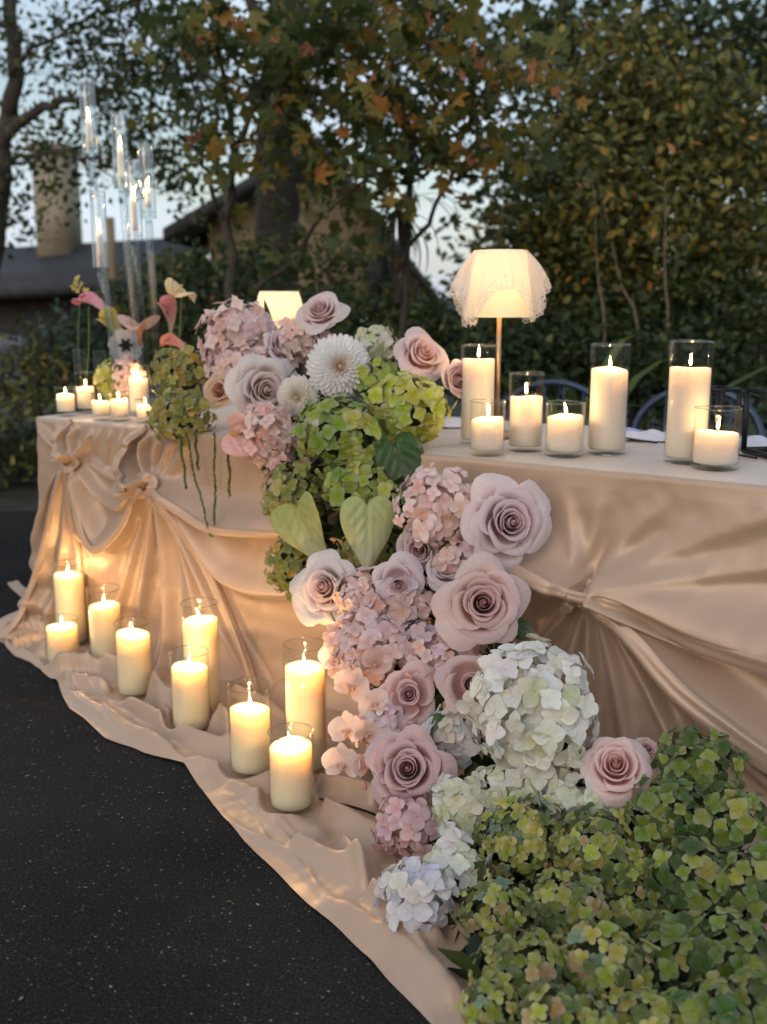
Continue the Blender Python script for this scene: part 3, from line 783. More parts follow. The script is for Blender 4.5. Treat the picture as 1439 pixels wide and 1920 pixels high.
for k, (lab, px, yt, yb, d, fl) in enumerate(ENDC):
    P = onz(px, yb, TZ); P[2] = TZ + .0025
    candle(lab, P, d, max(.075, pix_h(P, px, yt) - P[2]), fl, .30, 'candles in glass cups at the table end', k + 1, .55, 'wax_pale')

# ================================================================ TALL ACRYLIC CANDELABRA with taper candles
cb = tab(.30, -.36, TZ + .003)
cand = thing('candelabra', 'tall clear acrylic candelabra with five glass chimneys', 'candelabra', cb)
V, F = lathe([(0, 0), (.12, 0), (.125, .004), (.125, .012), (.12, .016), (0, .016)], 40)
link('base', np_mesh('base', V, F, M['acrylic']), cand)
ARMS = [(166, 150, 290, 212, -.02), (229, 212, 352, 266, .03), (279, 270, 408, 342, .0), (254, 302, 452, 358, -.05), (190, 358, 502, 420, -.06)]
TAPER_L = ['white taper candle in the highest chimney of the clear candelabra', 'white taper candle in the second highest chimney of the candelabra',
           'white taper candle in the chimney on the outermost stem towards the flowers', 'white taper candle in the low chimney in the middle of the candelabra', 'white taper candle in the lowest chimney, with the brightest glow']
for k, (px, yt, yb, yf, doff) in enumerate(ARMS):
    D = cb[1] + doff
    Pb = atd(px + (4 if k == 0 else 0), yb, D); Pt = atd(px, yt, D); hh = Pt[2] - Pb[2]
    foot = cb + np.array([(Pb[0] - cb[0]) * .75, doff * .8, .010])
    V, F = tube(spline([foot - cb, (foot * .5 + Pb * .5) - cb, Pb - cb - np.array([0, 0, .012])], 6), .013, 14)
    link('stem', np_mesh('stem', V, F, M['acrylic']), cand)
    V, F = lathe([(0, -.02), (.008, -.018), (.011, -.006), (.027, -.002), (.028, .003), (.012, .006), (.011, .014), (.022, .017), (.022, .021), (.010, .024), (.010, .034), (0, .034)], 24)
    link('candle_cup', np_mesh('candle_cup', V + (Pb - cb), F, M['acrylic']), cand)
    V, F = lathe([(.0265, .003), (.0265, hh * .5), (.0265, hh), (.0250, hh + .001), (.0248, hh - .002), (.0248, .003)], 28)
    link('glass_chimney', np_mesh('glass_chimney', V + (Pb - cb), F, M['chimney']), cand)
    hc = (atd(px, yf, D)[2] - Pb[2]) - .02
    tp = thing('taper_candle', TAPER_L[k], 'candle', Pb + np.array([0, 0, .035]), 'taper candles in the candelabra')
    hc = max(.05, hc - .035)
    V, F = lathe([(0, 0), (.0105, 0), (.0105, hc * .3), (.0098, hc * .8), (.0092, hc - .002), (.006, hc), (0, hc)], 18)
    link('wax', np_mesh('wax', V, F, M['taper']), tp)
    V, F = tube([(0, 0, hc - .002), (0, 0, hc + .008)], .0008, 6); link('wick', np_mesh('wick', V, F, M['wick']), tp)
    link('flame', FLAMES[(k + 1) % 5], tp, Matrix.Translation((0, 0, hc + .004)) @ Matrix.Scale(1.0, 4))
    flame_light(tp, hc + .022, .3)

# ================================================================ TABLE LAMPS
def lamp(name, label, P, stem_h, rb, rt, sh, power):
    t = thing(name, label, 'lamp', P)
    V, F = lathe([(0, 0), (.055, 0), (.058, .004), (.058, .010), (.05, .014), (.012, .018), (.0075, .03), (0, .03)], 32)
    link('base', np_mesh('base', V, F, M['brass']), t)
    V, F = tube([(0, 0, .02), (0, 0, stem_h * .5), (0, 0, stem_h + sh * .45)], .0072, 14)
    link('stem', np_mesh('stem', V, F, M['brass']), t)
    n = 60; a = np.linspace(0, 2 * PI, n, endpoint=False)
    prof = [(rb, stem_h), (rb, stem_h + .002)] + [(rb + (rt - rb) * q, stem_h + sh * q) for q in np.linspace(.05, .95, 8)] + [(rt, stem_h + sh - .001), (rt - .0015, stem_h + sh)] + [(rt - .003, stem_h + sh - .001)] + [(rb + (rt - rb) * q - .003, stem_h + sh * q) for q in np.linspace(.95, .0, 8)]
    V, F = lathe(prof, n)
    link('lamp_shade', np_mesh('lamp_shade', V, F, M['shade']), t)
    V, F = lathe([(0, stem_h + sh * .42), (.012, stem_h + sh * .42), (.014, stem_h + sh * .5), (.022, stem_h + sh * .62), (.020, stem_h + sh * .74), (0, stem_h + sh * .8)], 16)
    m, nt, out = new_mat('bulb_glow'); e = N(nt, 'ShaderNodeEmission', Strength=5.0); e.inputs['Color'].default_value = (1, .80, .52, 1)
    tr_ = N(nt, 'ShaderNodeBsdfTransparent'); ad = N(nt, 'ShaderNodeAddShader'); nt.links.new(e.outputs[0], ad.inputs[0]); nt.links.new(tr_.outputs[0], ad.inputs[1]); nt.links.new(ad.outputs[0], out.inputs[0])
    link('bulb', np_mesh('bulb', V, F, m), t)
    ld = bpy.data.lights.new('bulb_light', 'POINT'); ld.energy = power; ld.color = (1, .78, .50); ld.shadow_soft_size = .025
    lo = bpy.data.objects.new('bulb_light', ld); col.objects.link(lo); lo.parent = t; lo.location = (0, 0, stem_h + sh * .64)
    return t
LPu = 1.62
P = None
for uu in np.linspace(1.4, 2.2, 161):       # foot of the lamp: halfway across the table, under the stem seen at pixel column 933
    q = tab(uu, -.40, TZ)
    xp = 719.5 + FPX * q[0] / depth(q)
    if P is None or abs(xp - 931) < best: P, best = q, abs(xp - 931)
P[2] = TZ + .003
zb = pix_h(P, 931, 594); zt = pix_h(P, 935, 471)
sc_ = depth(P) / FPX
lamp('table_lamp', 'slim brass table lamp glowing under a white lace cloth', P, zb - P[2], 63 * sc_, 46 * sc_, zt - zb, .85)
# lace cloth over that shade
lc = np.array(P) + np.array([0, 0, zt - P[2]])
lace = thing('lace_cloth', 'white lace cloth with scalloped border draped over the glowing lamp shade', 'lace cloth', lc)
na, nr = 160, 46
A = np.linspace(0, 2 * PI, na, endpoint=False); T = np.linspace(0.02, 1, nr)
half = 118 * sc_
V = np.zeros((na, nr, 3)); UVl = np.zeros((na, nr, 2))
sh = zt - zb; RT, RB = 46 * sc_ + .002, 63 * sc_ + .003
for i_, a in enumerate(A):
    f = math.cos(2 * a) ** 2                       # 1 at the cloth's sides, 0 at its hanging corners
    q_end = (78 + 58 * (1 - f) ** 1.2 + 5 * math.sin(a * 3 + 1) + 2.5 * abs(math.sin(a * 26))) * sc_
    for j_, tt in enumerate(T):
        L = tt * (RT + q_end)
        if L < RT: r_, z_ = L, .0025
        else:
            q = L - RT; w_ = q / q_end
            a0 = .36 + .48 * f ** .6 * (1 + .14 * math.sin(a * 5 + .7)); a1 = .05 + .22 * f
            ws = np.linspace(0, w_, 8); an_ = a1 + (a0 - a1) * (1 - ws) ** 1.1
            r_ = RT + q * float(np.sin(an_).mean()) + .007 * math.sin(a * 13 + 2) * w_ + .004 * math.sin(a * 29) * w_
            z_ = .0025 - q * float(np.cos(an_).mean())
            r_ = max(r_, RT + (RB - RT) * min(-z_ / sh, 1.0) + .003)
        V[i_, j_] = (r_ * math.cos(a), r_ * math.sin(a), z_); UVl[i_, j_] = (a, tt)
link('lace_sheet', np_mesh('lace_sheet', V.reshape(-1, 3), grid_faces(na, nr, True), M['lace'], uv=UVl.reshape(-1, 2)), lace)
# the second lamp, half hidden behind the flowers
best = None
for uu in np.linspace(.2, 1.4, 161):
    q = tab(uu, -.55, TZ); xp = 719.5 + FPX * q[0] / depth(q)
    if best is None or abs(xp - 528) < best: P, best = q, abs(xp - 528)
P[2] = TZ + .003; sc_ = depth(P) / FPX
zb = pix_h(P, 528, 640); zt = pix_h(P, 528, 546)
lamp('table_lamp', 'glowing cream lamp shade half hidden behind the pink flowers', P, zb - P[2], 60 * sc_, 36 * sc_, zt - zb, .6)

# ================================================================ CHAIRS, CUBE FRAMES, NAPKINS, FORKS
def chair(label, P, rz):
    t = thing('garden_chair', label, 'chair', P, 'navy metal chairs behind the table'); t.rotation_euler.z = rz
    w = .215
    a = np.linspace(0, PI, 22)
    hoop = [(-w * .92, 0.02, .44), (-w, 0.03, .60)] + [(-w * math.cos(q), .04 + .03 * math.sin(q), .68 + .17 * math.sin(q)) for q in a] + [(w, 0.03, .60), (w * .92, 0.02, .44)]
    V, F = tube(spline(hoop, 60), .013, 10); link('back_hoop', np_mesh('back_hoop', V, F, M['navy']), t)
    for x in (-.11, -.037, .037, .11):
        zt_ = .68 + .17 * math.sqrt(max(0, 1 - (x / w) ** 2)) - .008
        V, F = tube([(x * .8, .02, .45), (x, .045, .62), (x, .06, zt_)], .006, 8); link('back_rod', np_mesh('back_rod', V, F, M['navy']), t)
    V, F = lathe([(0, .43), (.2, .43), (.212, .436), (.212, .446), (.2, .452), (0, .452)], 36); V[:, 1] -= .18
    link('seat', np_mesh('seat', V, F, M['navy']), t)
    for sx in (-1, 1):
        for y_, yo in ((0, .05), (-.34, -.40)):
            V, F = tube([(sx * .15, y_, .44), (sx * .19, yo, .0)], .011, 8); link('leg', np_mesh('leg', V, F, M['navy']), t)
def at_table_px(px, o):
    b = None
    for uu in np.linspace(-.5, 3.4, 800):
        q = tab(uu, o, TZ); e = abs(719.5 + FPX * q[0] / depth(q) - px)
        if b is None or e < b[0]: b = (e, uu)
    return b[1]
for px, o, lab in ((1304, -1.22, 'navy metal chair with rounded back behind the tallest candle'), (1030, -1.16, 'navy metal chair behind the short wide candle')):
    uu = at_table_px(px, o); P = tab(uu, o, 0); P[2] = 0.0
    chair(lab, P, ang + .12)
def rods(edges, r=.004, seg=6):
    return join([tube([np.array(a, float), np.array(b, float)], r, seg) for a, b in edges])
def cube_frame(label, P, s, h, rz, foot):
    t = thing('cube_frame', label, 'frame', P, 'black wire frames on the table'); t.rotation_euler.z = rz
    c = [(-s, -s), (s, -s), (s, s), (-s, s)]
    for i_ in range(4):
        a, b = c[i_], c[(i_ + 1) % 4]
        link('top_bar', np_mesh('top_bar', *rods([((*a, h), (*b, h))], .0055), M['black']), t)
        link('bottom_bar', np_mesh('bottom_bar', *rods([((*a, .0045), (*b, .0045))], .0085), M['black']), t)
        link('upright', np_mesh('upright', *rods([((*a, .0045), (*a, h))], .0075), M['black']), t)
    if foot:
        V, F = box(-s, s, -.004, .004, .001, .008); link('cross_bar', np_mesh('cross_bar', V, F, M['black'], smooth=False), t)
P = onz(1484, 858, TZ); P[2] = TZ + .006
cube_frame('large black cube frame standing beyond the tallest candle', P, .085, .165, .25, True)
uu = at_table_px(1345, -.52); P = tab(uu, -.52, TZ + .003)
cube_frame('small black wire frame standing behind the tallest candle', P, .035, .16, .6, False)
def napkin(label, px, o, s, mat, seed):
    uu = at_table_px(px, o); P = tab(uu, o, TZ + .003)
    n = 22; g = np.linspace(-1, 1, n); X, Y = np.meshgrid(g, g, indexing='ij')
    Zn = (.10 + .9 * (1 - np.abs(X) ** 2.2) * (1 - np.abs(Y) ** 2.2)) * (.55 + .45 * np.sin(3.2 * X + 1.5 * Y + seed) ** 2) + .12 * noise_grid(X, Y, np.zeros_like(X), 2, seed)
    V = np.stack([X * s * 1.25, Y * s, np.maximum(Zn * s * .42, .001)], -1).reshape(-1, 3)
    o_ = link('napkin', np_mesh('napkin', V, grid_faces(n, n), mat), loc=P); o_.rotation_euler.z = ang + seed
    setp(o_, label, 'napkin', 'napkins at the place settings')
napkin('pale folded napkin beside a dark fork, between the two tall candles', 1215, -.60, .065, M['napkin'], .3)
napkin('blue napkin lying by the tall candle before the hedge', 1172, -.66, .05, M['napkin_blue'], 1.0)
napkin('pale napkin behind the black cube frame', 1408, -.62, .07, M['napkin'], 2.1)
napkin('pale napkin beside the yellow green hydrangea', 846, -.56, .06, M['napkin'], .8)
def fork(label, px, o, rz):
    uu = at_table_px(px, o); P = tab(uu, o, TZ + .005)
    t = thing('fork', label, 'fork', P, 'dark forks at the place settings'); t.rotation_euler.z = rz
    V, F = tube(spline([(0, 0, .002), (.06, 0, .003), (.12, 0, .006), (.135, 0, .004)], 12), [.0032] * 4 + [.0026] * 6 + [.004, .005], 8)
    link('handle', np_mesh('handle', V, F, M['black']), t)
    for y_ in (-.008, -.0027, .0027, .008):
        V, F = tube(spline([(.133, y_ * .5, .004), (.15, y_, .002), (.175, y_, .010), (.19, y_, .016)], 8), .0013, 6)
        link('tine', np_mesh('tine', V, F, M['black']), t)
fork('dark fork by the pale napkin between the tall candles', 1232, -.50, ang + 2.9)
fork('dark fork lying in front of the black cube frame', 1420, -.36, ang + 2.7)
# black cable end lying on the train
pts = [onz(600, 1497, .012), onz(614, 1503, .02), onz(626, 1512, .022), onz(640, 1508, .016), onz(690, 1522, .014), onz(740, 1545, .012)]
V, F = tube(spline(pts, 40), .0028, 8)
setp(link('cable', np_mesh('cable', V, F, M['black'])), 'thin black cable lying on the satin beside the short bright candle', 'cable')
# ================================================================ FLOWERS
# --- petal shapes (unit sized; scaled by the flower's radius)
def rose_petal(kk, seed, wide=None, ruffle=.045):
    r = random.Random(seed)
    nu, nv = 11, 10
    a = np.linspace(-1, 1, nu)[:, None]; t = np.linspace(0, 1, nv)[None, :]
    te = t * (1 - (.16 + .10 * kk) * np.abs(a) ** 2.6) + .02 * np.exp(-(a / .25) ** 2) * t * kk
    P0 = (.03 + .05 * kk, -.42); P1 = (.10 + .62 * kk, -.36 - .12 * kk); P2 = (.10 + .66 * kk, .36 - .30 * kk); P3 = (.035 + .95 * kk, .46 - .50 * kk ** 1.2)
    b0, b1, b2, b3 = (1 - te) ** 3, 3 * te * (1 - te) ** 2, 3 * te ** 2 * (1 - te), te ** 3
    rho = b0 * P0[0] + b1 * P1[0] + b2 * P2[0] + b3 * P3[0]
    z = b0 * P0[1] + b1 * P1[1] + b2 * P2[1] + b3 * P3[1]
    # lip rolled outwards
    lip = np.clip((te - .70) / .30, 0, 1)
    c = (.04 + .22 * kk) * r.uniform(.5, 1.4)
    rho = rho + c * lip ** 2 * .6
    z = z - c * lip ** 2.4 * (.6 + .9 * np.abs(a) ** 1.5)
    rho = rho + .07 * kk * np.exp(-(a / .28) ** 2) * lip * r.uniform(.2, 1)
    phi_max = math.radians(wide if wide else (122 - 66 * kk ** .7) * r.uniform(.85, 1.1))
    ph = a * phi_max * (.42 + .58 * np.sin(PI / 2 * np.clip(t / .55, 0, 1)))
    rho = rho + .028 * a * (1 - kk * .3) * t                      # spiral overlap
    rho = rho - .10 * kk * np.abs(a) ** 3 * t
    z = z + ruffle * (.4 + kk) * np.sin(a * r.uniform(3, 5) + r.uniform(0, 6)) * t ** 2
    rho = rho + .04 * kk * np.sin(a * r.uniform(4, 7) + r.uniform(0, 6)) * t ** 2
    V = np.stack([rho * np.cos(ph), rho * np.sin(ph), z + 0 * a], -1).reshape(-1, 3)
    uv = np.stack([np.broadcast_to((a + 1) / 2, (nu, nv)), np.broadcast_to(t, (nu, nv))], -1).reshape(-1, 2)
    return np_mesh('petal', V, grid_faces(nu, nv), M['petal'], uv=uv)
ROSE = {}
def rose_set(key, ks, wides=None):
    ROSE[key] = []
    for v_ in range(3):
        r = random.Random(len(key) * 7 + v_ * 31)
        kk = [max(0, k_ + r.uniform(-.03, .03) * (k_ > .15)) for k_ in ks]
        ROSE[key].append([(rose_petal(k_, i_ * 13 + len(key) * 101 + v_ * 977, (wides or {}).get(i_)), k_) for i_, k_ in enumerate(kk)])
lin = lambda a, b, n: list(np.linspace(a, b, n))
rose_set('full', lin(0, .16, 5) + lin(.23, .56, 7) + lin(.66, 1.0, 8))
rose_set('large', lin(0, .13, 5) + lin(.18, .44, 8) + lin(.54, .92, 7) + [.98, 1.0, 1.03, 1.06])
rose_set('budded', lin(0, .17, 6) + lin(.22, .36, 5) + [.80, .86, .90, .95, 1.0, 1.04], {11: 66, 12: 66, 13: 70, 14: 70, 15: 62, 16: 62})
rose_set('cup', lin(0, .14, 4) + lin(.2, .5, 7) + lin(.56, .82, 7))
V, F = lathe([(0, -.62), (.05, -.60), (.06, -.48), (.14, -.42), (.16, -.36), (.10, -.33), (0, -.32)], 12)
CALYX = np_mesh('calyx', V, F, M['stem'])
V, F = lathe([(0, -.3), (.07, -.2), (.085, .1), (.06, .33), (.02, .42), (0, .43)], 14)
V[:, 0] += .02 * np.sin(V[:, 2] * 9)
RHEART = np_mesh('heart', V, F, M['petal'], uv=np.full((len(V), 2), .45))
def mixc(a, b, f): return tuple(np.clip(np.array(a) * (1 - f) + np.array(b) * f, 0, 1))
def jit(c, s=.06):
    k = 1 + random.uniform(-s, s); return tuple(min(1, max(0, v * k * (1 + random.uniform(-s, s) * .4))) for v in c)

# cascade surface: how far the flowers stand out from the skirt at each height
CZ = np.array([.02, .10, .20, .30, .40, .50, .65, .76, .85, .95, 1.05, 1.3])
COo = np.array([.66, .56, .45, .34, .25, .17, .10, .04, -.08, -.18, -.26, -.34])
def on_cascade(px, py, push=0.0):
    d = ray(px, py); ts = np.linspace(.9, 6, 1600)
    P = CAMP + d * ts[:, None]
    o = C0 - P @ NN; oc = np.interp(P[:, 2], CZ, COo)
    k_ = np.argmax(o < oc + 0.0) if (o < oc).any() else len(ts) - 1
    Q = P[k_]
    if Q[2] < .06:                                   # resting on the train
        Q = onz(px, py, .06)
    return Q - d / np.linalg.norm(d) * push
def facing(P, fx, fy):
    v = CAMP - P; v /= np.linalg.norm(v)
    Rr = np.array([1.0, 0, 0]); Uu = np.array([0, math.sin(PITCH), math.cos(PITCH)])
    a = v + fx * Rr + fy * Uu
    return a / np.linalg.norm(a)
def rose(label, px, py, dpx, kind, c_in, c_out, fx=0, fy=0, push=0.0, spin=None, P=None, group='roses in the cascade', cup=1.0):
    P = on_cascade(px, py, push) if P is None else P
    s = dpx / 2 * .88 * depth(P) / FPX
    t = thing('rose', label, 'rose', group=group, mtx=place(P, facing(P, fx, fy), random.uniform(0, 6) if spin is None else spin, s) @ Matrix.Diagonal((random.uniform(.94, 1.04), random.uniform(.94, 1.04), random.uniform(.85, 1.15), 1)))
    link('calyx', CALYX, t)
    link('heart', RHEART, t, color=mixc(c_in, c_out, .15))
    ga = 2.39996
    var = random.choice(ROSE[kind])
    for i_, (me, k_) in enumerate(var):
        f = min(1, k_ ** .8)
        c = jit(mixc(c_in, c_out, f), .07)
        q = 1.0 + random.uniform(-.10, .06) * k_
        m = Matrix.Rotation(i_ * ga + random.uniform(-.18, .18), 4, 'Z') @ Matrix.Rotation(random.uniform(-.16, .12) * k_, 4, 'Y') @ Matrix.Rotation(random.uniform(-.12, .12) * k_, 4, 'X') @ Matrix.Scale(q, 4)
        link('petal', me, t, m, color=c)
    return t
BL_I, BL_O = (.78, .50, .46), (.86, .69, .66)          # blush
LI_I, LI_O = (.68, .43, .46), (.82, .67, .69)          # lilac
MA_I, MA_O = (.63, .31, .31), (.77, .50, .49)          # mauve
DU_I, DU_O = (.60, .27, .25), (.80, .54, .49)          # dusty rose
WH_I, WH_O = (.80, .58, .54), (.88, .79, .76)          # pale blush white
PE_I, PE_O = (.74, .30, .17), (.80, .50, .36)          # peach
LV_I, LV_O = (.64, .47, .55), (.76, .66, .71)          # pale lavender
PK_I, PK_O = (.82, .48, .44), (.87, .65, .62)          # clear pink

rose('blush rose held highest, leaning in front of the second lamp shade', 602, 583, 122, 'full', BL_I, BL_O, -.35, .75, .05)
rose('lilac rose lying open below the blush pink hydrangea', 532, 652, 118, 'cup', LI_I, LI_O, .5, .75, .02)
rose('white blush rose with a tight pink heart beside the small cream dahlia', 497, 730, 142, 'large', WH_I, WH_O, .35, -.05, .06)
rose('peach rose with yellowed outer petals above the folded anthurium', 412, 733, 92, 'cup', PE_I, (.80, .58, .30), -.35, .05, .05)
rose('clear pink rose opening towards the lamp with the lace', 792, 664, 126, 'full', PK_I, PK_O, .45, .5, .02)
rose('clear pink rose half hidden behind the tall table candle', 858, 712, 104, 'cup', PK_I, PK_O, .6, .1, -.06)
rose('mauve rose tucked under the pale pink hydrangea', 788, 1030, 112, 'full', MA_I, LI_O, -.1, -.15, .02)
rose('large lilac rose hanging against the satin, furthest from the green hydrangeas', 955, 980, 190, 'large', LI_I, LI_O, .28, .05, .06)
rose('pale pink rose at the cascade edge below the green heart leaf', 612, 1103, 158, 'large', BL_I, WH_O, -.45, .15, .07)
rose('mauve rosebud unfolding one broad lower petal', 748, 1098, 112, 'budded', MA_I, LI_O, .05, -.15, .09)
rose('pale lavender rose mostly covered by the large dusty rose', 842, 1068, 128, 'cup', LV_I, LV_O, -.2, .5, .02)
rose('large dusty rose with a deep heart in the middle of the cascade', 905, 1132, 186, 'large', DU_I, DU_O, .1, .1, .11)
rose('mauve rose with rolled bud and broad outer petals beside the orchids', 768, 1302, 132, 'budded', MA_I, MA_O, -.1, .05, .06)
rose('brownish mauve rose with a tightly rolled bud next to the white hydrangea', 884, 1284, 134, 'budded', DU_I, (.66, .44, .42), .1, .1, .08)
rose('large dusty pink rose low in the cascade above the pink hydrangea', 766, 1442, 172, 'large', MA_I, (.66, .40, .40), -.1, .05, .10)
rose('clear pink rose lying alone above the green hydrangea pile', 1155, 1437, 150, 'full', (.80, .38, .33), PK_O, .0, .42, .05)
rose('small mauve rose peeping out behind the lone pink rose', 1214, 1404, 66, 'cup', MA_I, MA_O, .4, .4, -.02)

# --- hydrangeas: heads of four-petalled florets
def floret_mesh(seed, kind):
    r = random.Random(seed); parts = []; uvs = []
    nu, nv = 6, 6
    for p_ in range(4):
        a = np.linspace(-1, 1, nu)[:, None]; t = np.linspace(0, 1, nv)[None, :]
        if kind == 'round': w = .50 * np.sin(PI * (t * .80 + .10)) ** .55 * (1 - .25 * (1 - t)); point = 0.0
        elif kind == 'pointed': w = .44 * np.sin(PI * (t * .93 + .05)) ** .75; point = .16
        else: w = .51 * np.sin(PI * (t * .82 + .09)) ** .6; point = .06
        L = r.uniform(.88, 1.08)
        x = (t * L * (1 - .10 * np.abs(a) ** 2 * t) + point * t ** 6 * (1 - np.abs(a)))
        y = a * w * r.uniform(.9, 1.1)
        cup = r.uniform(-.22, .42)
        z = cup * t ** 1.8 - r.uniform(0, .22) * t ** 4 + r.uniform(.05, .26) * (np.abs(a) ** 2) * w + .03 * np.sin(a * 4 + r.uniform(0, 6)) * t + p_ % 2 * .02
        an = p_ * PI / 2 + r.uniform(-.14, .14)
        X, Y = x * math.cos(an) - y * math.sin(an), x * math.sin(an) + y * math.cos(an)
        parts.append((np.stack([X, Y, z + 0 * X], -1).reshape(-1, 3), grid_faces(nu, nv)))
        uvs.append(np.stack([np.broadcast_to((a + 1) / 2, (nu, nv)), np.broadcast_to(t, (nu, nv))], -1).reshape(-1, 2))
    V, F = lathe([(0, .09), (.05, .08), (.075, .04), (.05, .0), (.03, -.5), (0, -.5)], 7)
    parts.append((V, F)); uvs.append(np.full((len(V), 2), (.5, .05)))
    V, F = join(parts)
    return np_mesh('floret', V, F, M['floret'], uv=np.vstack(uvs))
FLO = {k_: [floret_mesh(31 * j_ + len(k_), k_) for j_ in range(5)] for k_ in ('round', 'pointed', 'broad')}
def core_mesh(seed):
    nu, nv = 14, 9
    th = np.linspace(0, 2 * PI, nu, endpoint=False)[:, None]; ph = np.linspace(.02, PI - .02, nv)[None, :]
    r = .60 + .05 * np.sin(th * 3 + seed) * np.sin(ph * 4)
    V = np.stack([r * np.sin(ph) * np.cos(th), r * np.sin(ph) * np.sin(th), r * np.cos(ph) + 0 * th], -1).reshape(-1, 3)
    return np_mesh('gap_filler', V, grid_faces(nu, nv, True), M['gap_shade'])
CORE = core_mesh(1.0)
COREP = CORE.copy(); COREP.materials.clear(); COREP.materials.append(M['floret'])
ul_ = COREP.uv_layers.new(name='UVMap')
def hydrangea(label, px, py, dx, dy, colors, fdiam=.044, kind='round', fx=0, fy=.15, push=0.0, group='hydrangea heads in the cascade', P=None, dens=1.15, cover=.30):
    P = on_cascade(px, py, push) if P is None else P
    sc = depth(P) / FPX; rx, ry = dx / 2 * sc, dy / 2 * sc; rz = min(rx, ry)
    ax = facing(P, fx, fy)
    t = thing('hydrangea', label, 'hydrangea', group=group, mtx=Matrix.Translation(Vector(tuple(P))) @ frame(ax))
    pale = colors[0][0][2] > .4
    if pale: dens *= 1.15
    if pale: link('gap_filler', COREP, t, Matrix.Diagonal((rx * 1.12, ry * 1.12, rz * 1.12, 1)), color=mixc(colors[0][0], (.30, .34, .14), .25))  # petal-tinted ball stands in for the deeper petals
    else: link('gap_filler', CORE, t, Matrix.Diagonal((rx, ry, rz, 1)))
    rm = (rx * ry * rz) ** (1 / 3)
    n = int(dens * 4 * PI * rm ** 2 * (1 - (1 - cover) * .0) / (PI * (fdiam / 2) ** 2))
    n = min(n, 230)
    for i_ in range(n):
        zc = 1 - (i_ + .5) / n * (1 + cover)                 # from the front pole to behind the waist
        an = i_ * 2.39996 + random.uniform(-.25, .25)
        q = math.sqrt(max(0, 1 - zc * zc))
        nx, ny, nz = q * math.cos(an), q * math.sin(an), zc
        rr = random.uniform(.76, 1.10)
        pos = Vector((nx * rx * rr, ny * ry * rr, nz * rz * rr))
        nrm = Vector((nx / rx + random.uniform(-.55, .55) / rm, ny / ry + random.uniform(-.55, .55) / rm, nz / rz + .15 / rm)).normalized()
        s = fdiam / 2 * random.uniform(.70, 1.22)
        c = random.choices([c_ for c_, w_ in colors], [w_ for c_, w_ in colors])[0]
        m = Matrix.Translation(pos) @ frame(nrm, random.uniform(0, 6.28)) @ Matrix.Scale(s, 4)
        link('floret', random.choice(FLO[kind]), t, m, color=jit(c, .09 if pale else .2))
    return t
G1 = [((.30, .36, .09), 5), ((.40, .44, .13), 4), ((.22, .30, .08), 3)]
GY = [((.50, .52, .14), 5), ((.58, .58, .20), 3), ((.40, .46, .12), 3)]
GO = [((.30, .30, .09), 4), ((.40, .36, .13), 3), ((.22, .24, .07), 3), ((.52, .36, .10), 1)]
GB = [((.26, .29, .08), 5), ((.38, .38, .12), 4), ((.46, .42, .15), 2), ((.12, .15, .05), 4), ((.20, .28, .18), .5), ((.42, .31, .17), .8)]  # darkest and straw tones put the heap's shadows and highlights into colour
GD = [((.15, .205, .055), 5), ((.23, .275, .08), 4), ((.33, .34, .11), 2), ((.075, .12, .035), 5)]  # deepest tone stands in for shadow among the florets
PKH = [((.83, .60, .55), 5), ((.86, .67, .62), 3), ((.78, .52, .48), 2)]
BLH = [((.86, .68, .64), 5), ((.84, .64, .63), 4), ((.86, .60, .52), 2)]
LIH = [((.78, .57, .55), 4), ((.80, .57, .51), 3), ((.73, .58, .61), 2)]
DUH = [((.70, .46, .46), 4), ((.74, .52, .50), 3), ((.62, .42, .46), 2)]
WHH = [((.80, .78, .70), 6), ((.84, .82, .76), 4), ((.74, .74, .54), 2)]
CRH = [((.74, .71, .60), 4), ((.66, .66, .48), 3), ((.80, .78, .72), 2)]
WBH = [((.70, .68, .74), 4), ((.76, .72, .70), 4), ((.66, .66, .76), 1), ((.74, .70, .56), 1)]
PGH = [((.62, .62, .44), 4), ((.66, .66, .56), 3), ((.54, .58, .36), 2)]

hydrangea('blush pink hydrangea head beside the second lamp', 445, 632, 140, 128, BLH, .054, 'pointed', -.2, .35, .04, dens=1.35)
hydrangea('olive hydrangea head beside the small table end candles, upper of two', 345, 702, 124, 104, GO, .040, 'round', -.2, .2, .02)
hydrangea('olive hydrangea head hanging over the table edge, lower of two', 340, 778, 118, 104, GO, .038, 'round', -.3, -.1, .02)
hydrangea('peach blush hydrangea spilling between the folded anthurium and the green heads', 512, 812, 120, 120, PKH, .050, 'pointed', -.2, -.2, .02)
hydrangea('blush hydrangea petals trailing below the white blush rose', 524, 880, 60, 90, PKH, .050, 'pointed', -.3, -.2, -.04)
hydrangea('big fresh green hydrangea head in the centre below the white dahlia', 645, 820, 186, 150, G1, .054, 'broad', .05, .25, .08)
hydrangea('bright yellow green hydrangea lying on the table beside the pink roses', 765, 765, 158, 128, GY, .054, 'broad', .35, .15, .03)
hydrangea('small pale green hydrangea between the white dahlia and a pink rose', 706, 652, 82, 74, PGH, .050, 'broad', .2, .4, -.02)
hydrangea('shaded green hydrangea behind the white dahlia and the bright yellow green head', 712, 712, 92, 80, G1, .046, 'broad', .1, .2, -.03)
hydrangea('blush hydrangea filling in behind the white blush rose and the lilac rose', 462, 694, 130, 110, BLH, .050, 'pointed', -.1, .1, .0)
hydrangea('blush hydrangea between the blush rose held highest and the white dahlia', 572, 640, 100, 80, BLH, .050, 'pointed', .0, .4, .0)
hydrangea('blush hydrangea peeping out between the peach rose and the olive hydrangeas', 420, 680, 84, 80, BLH, .048, 'pointed', -.4, .2, .0)
hydrangea('soft pink hydrangea packed between the large dusty rose and the large lilac rose', 880, 1050, 130, 90, LIH, .048, 'round', .2, .2, -.02)
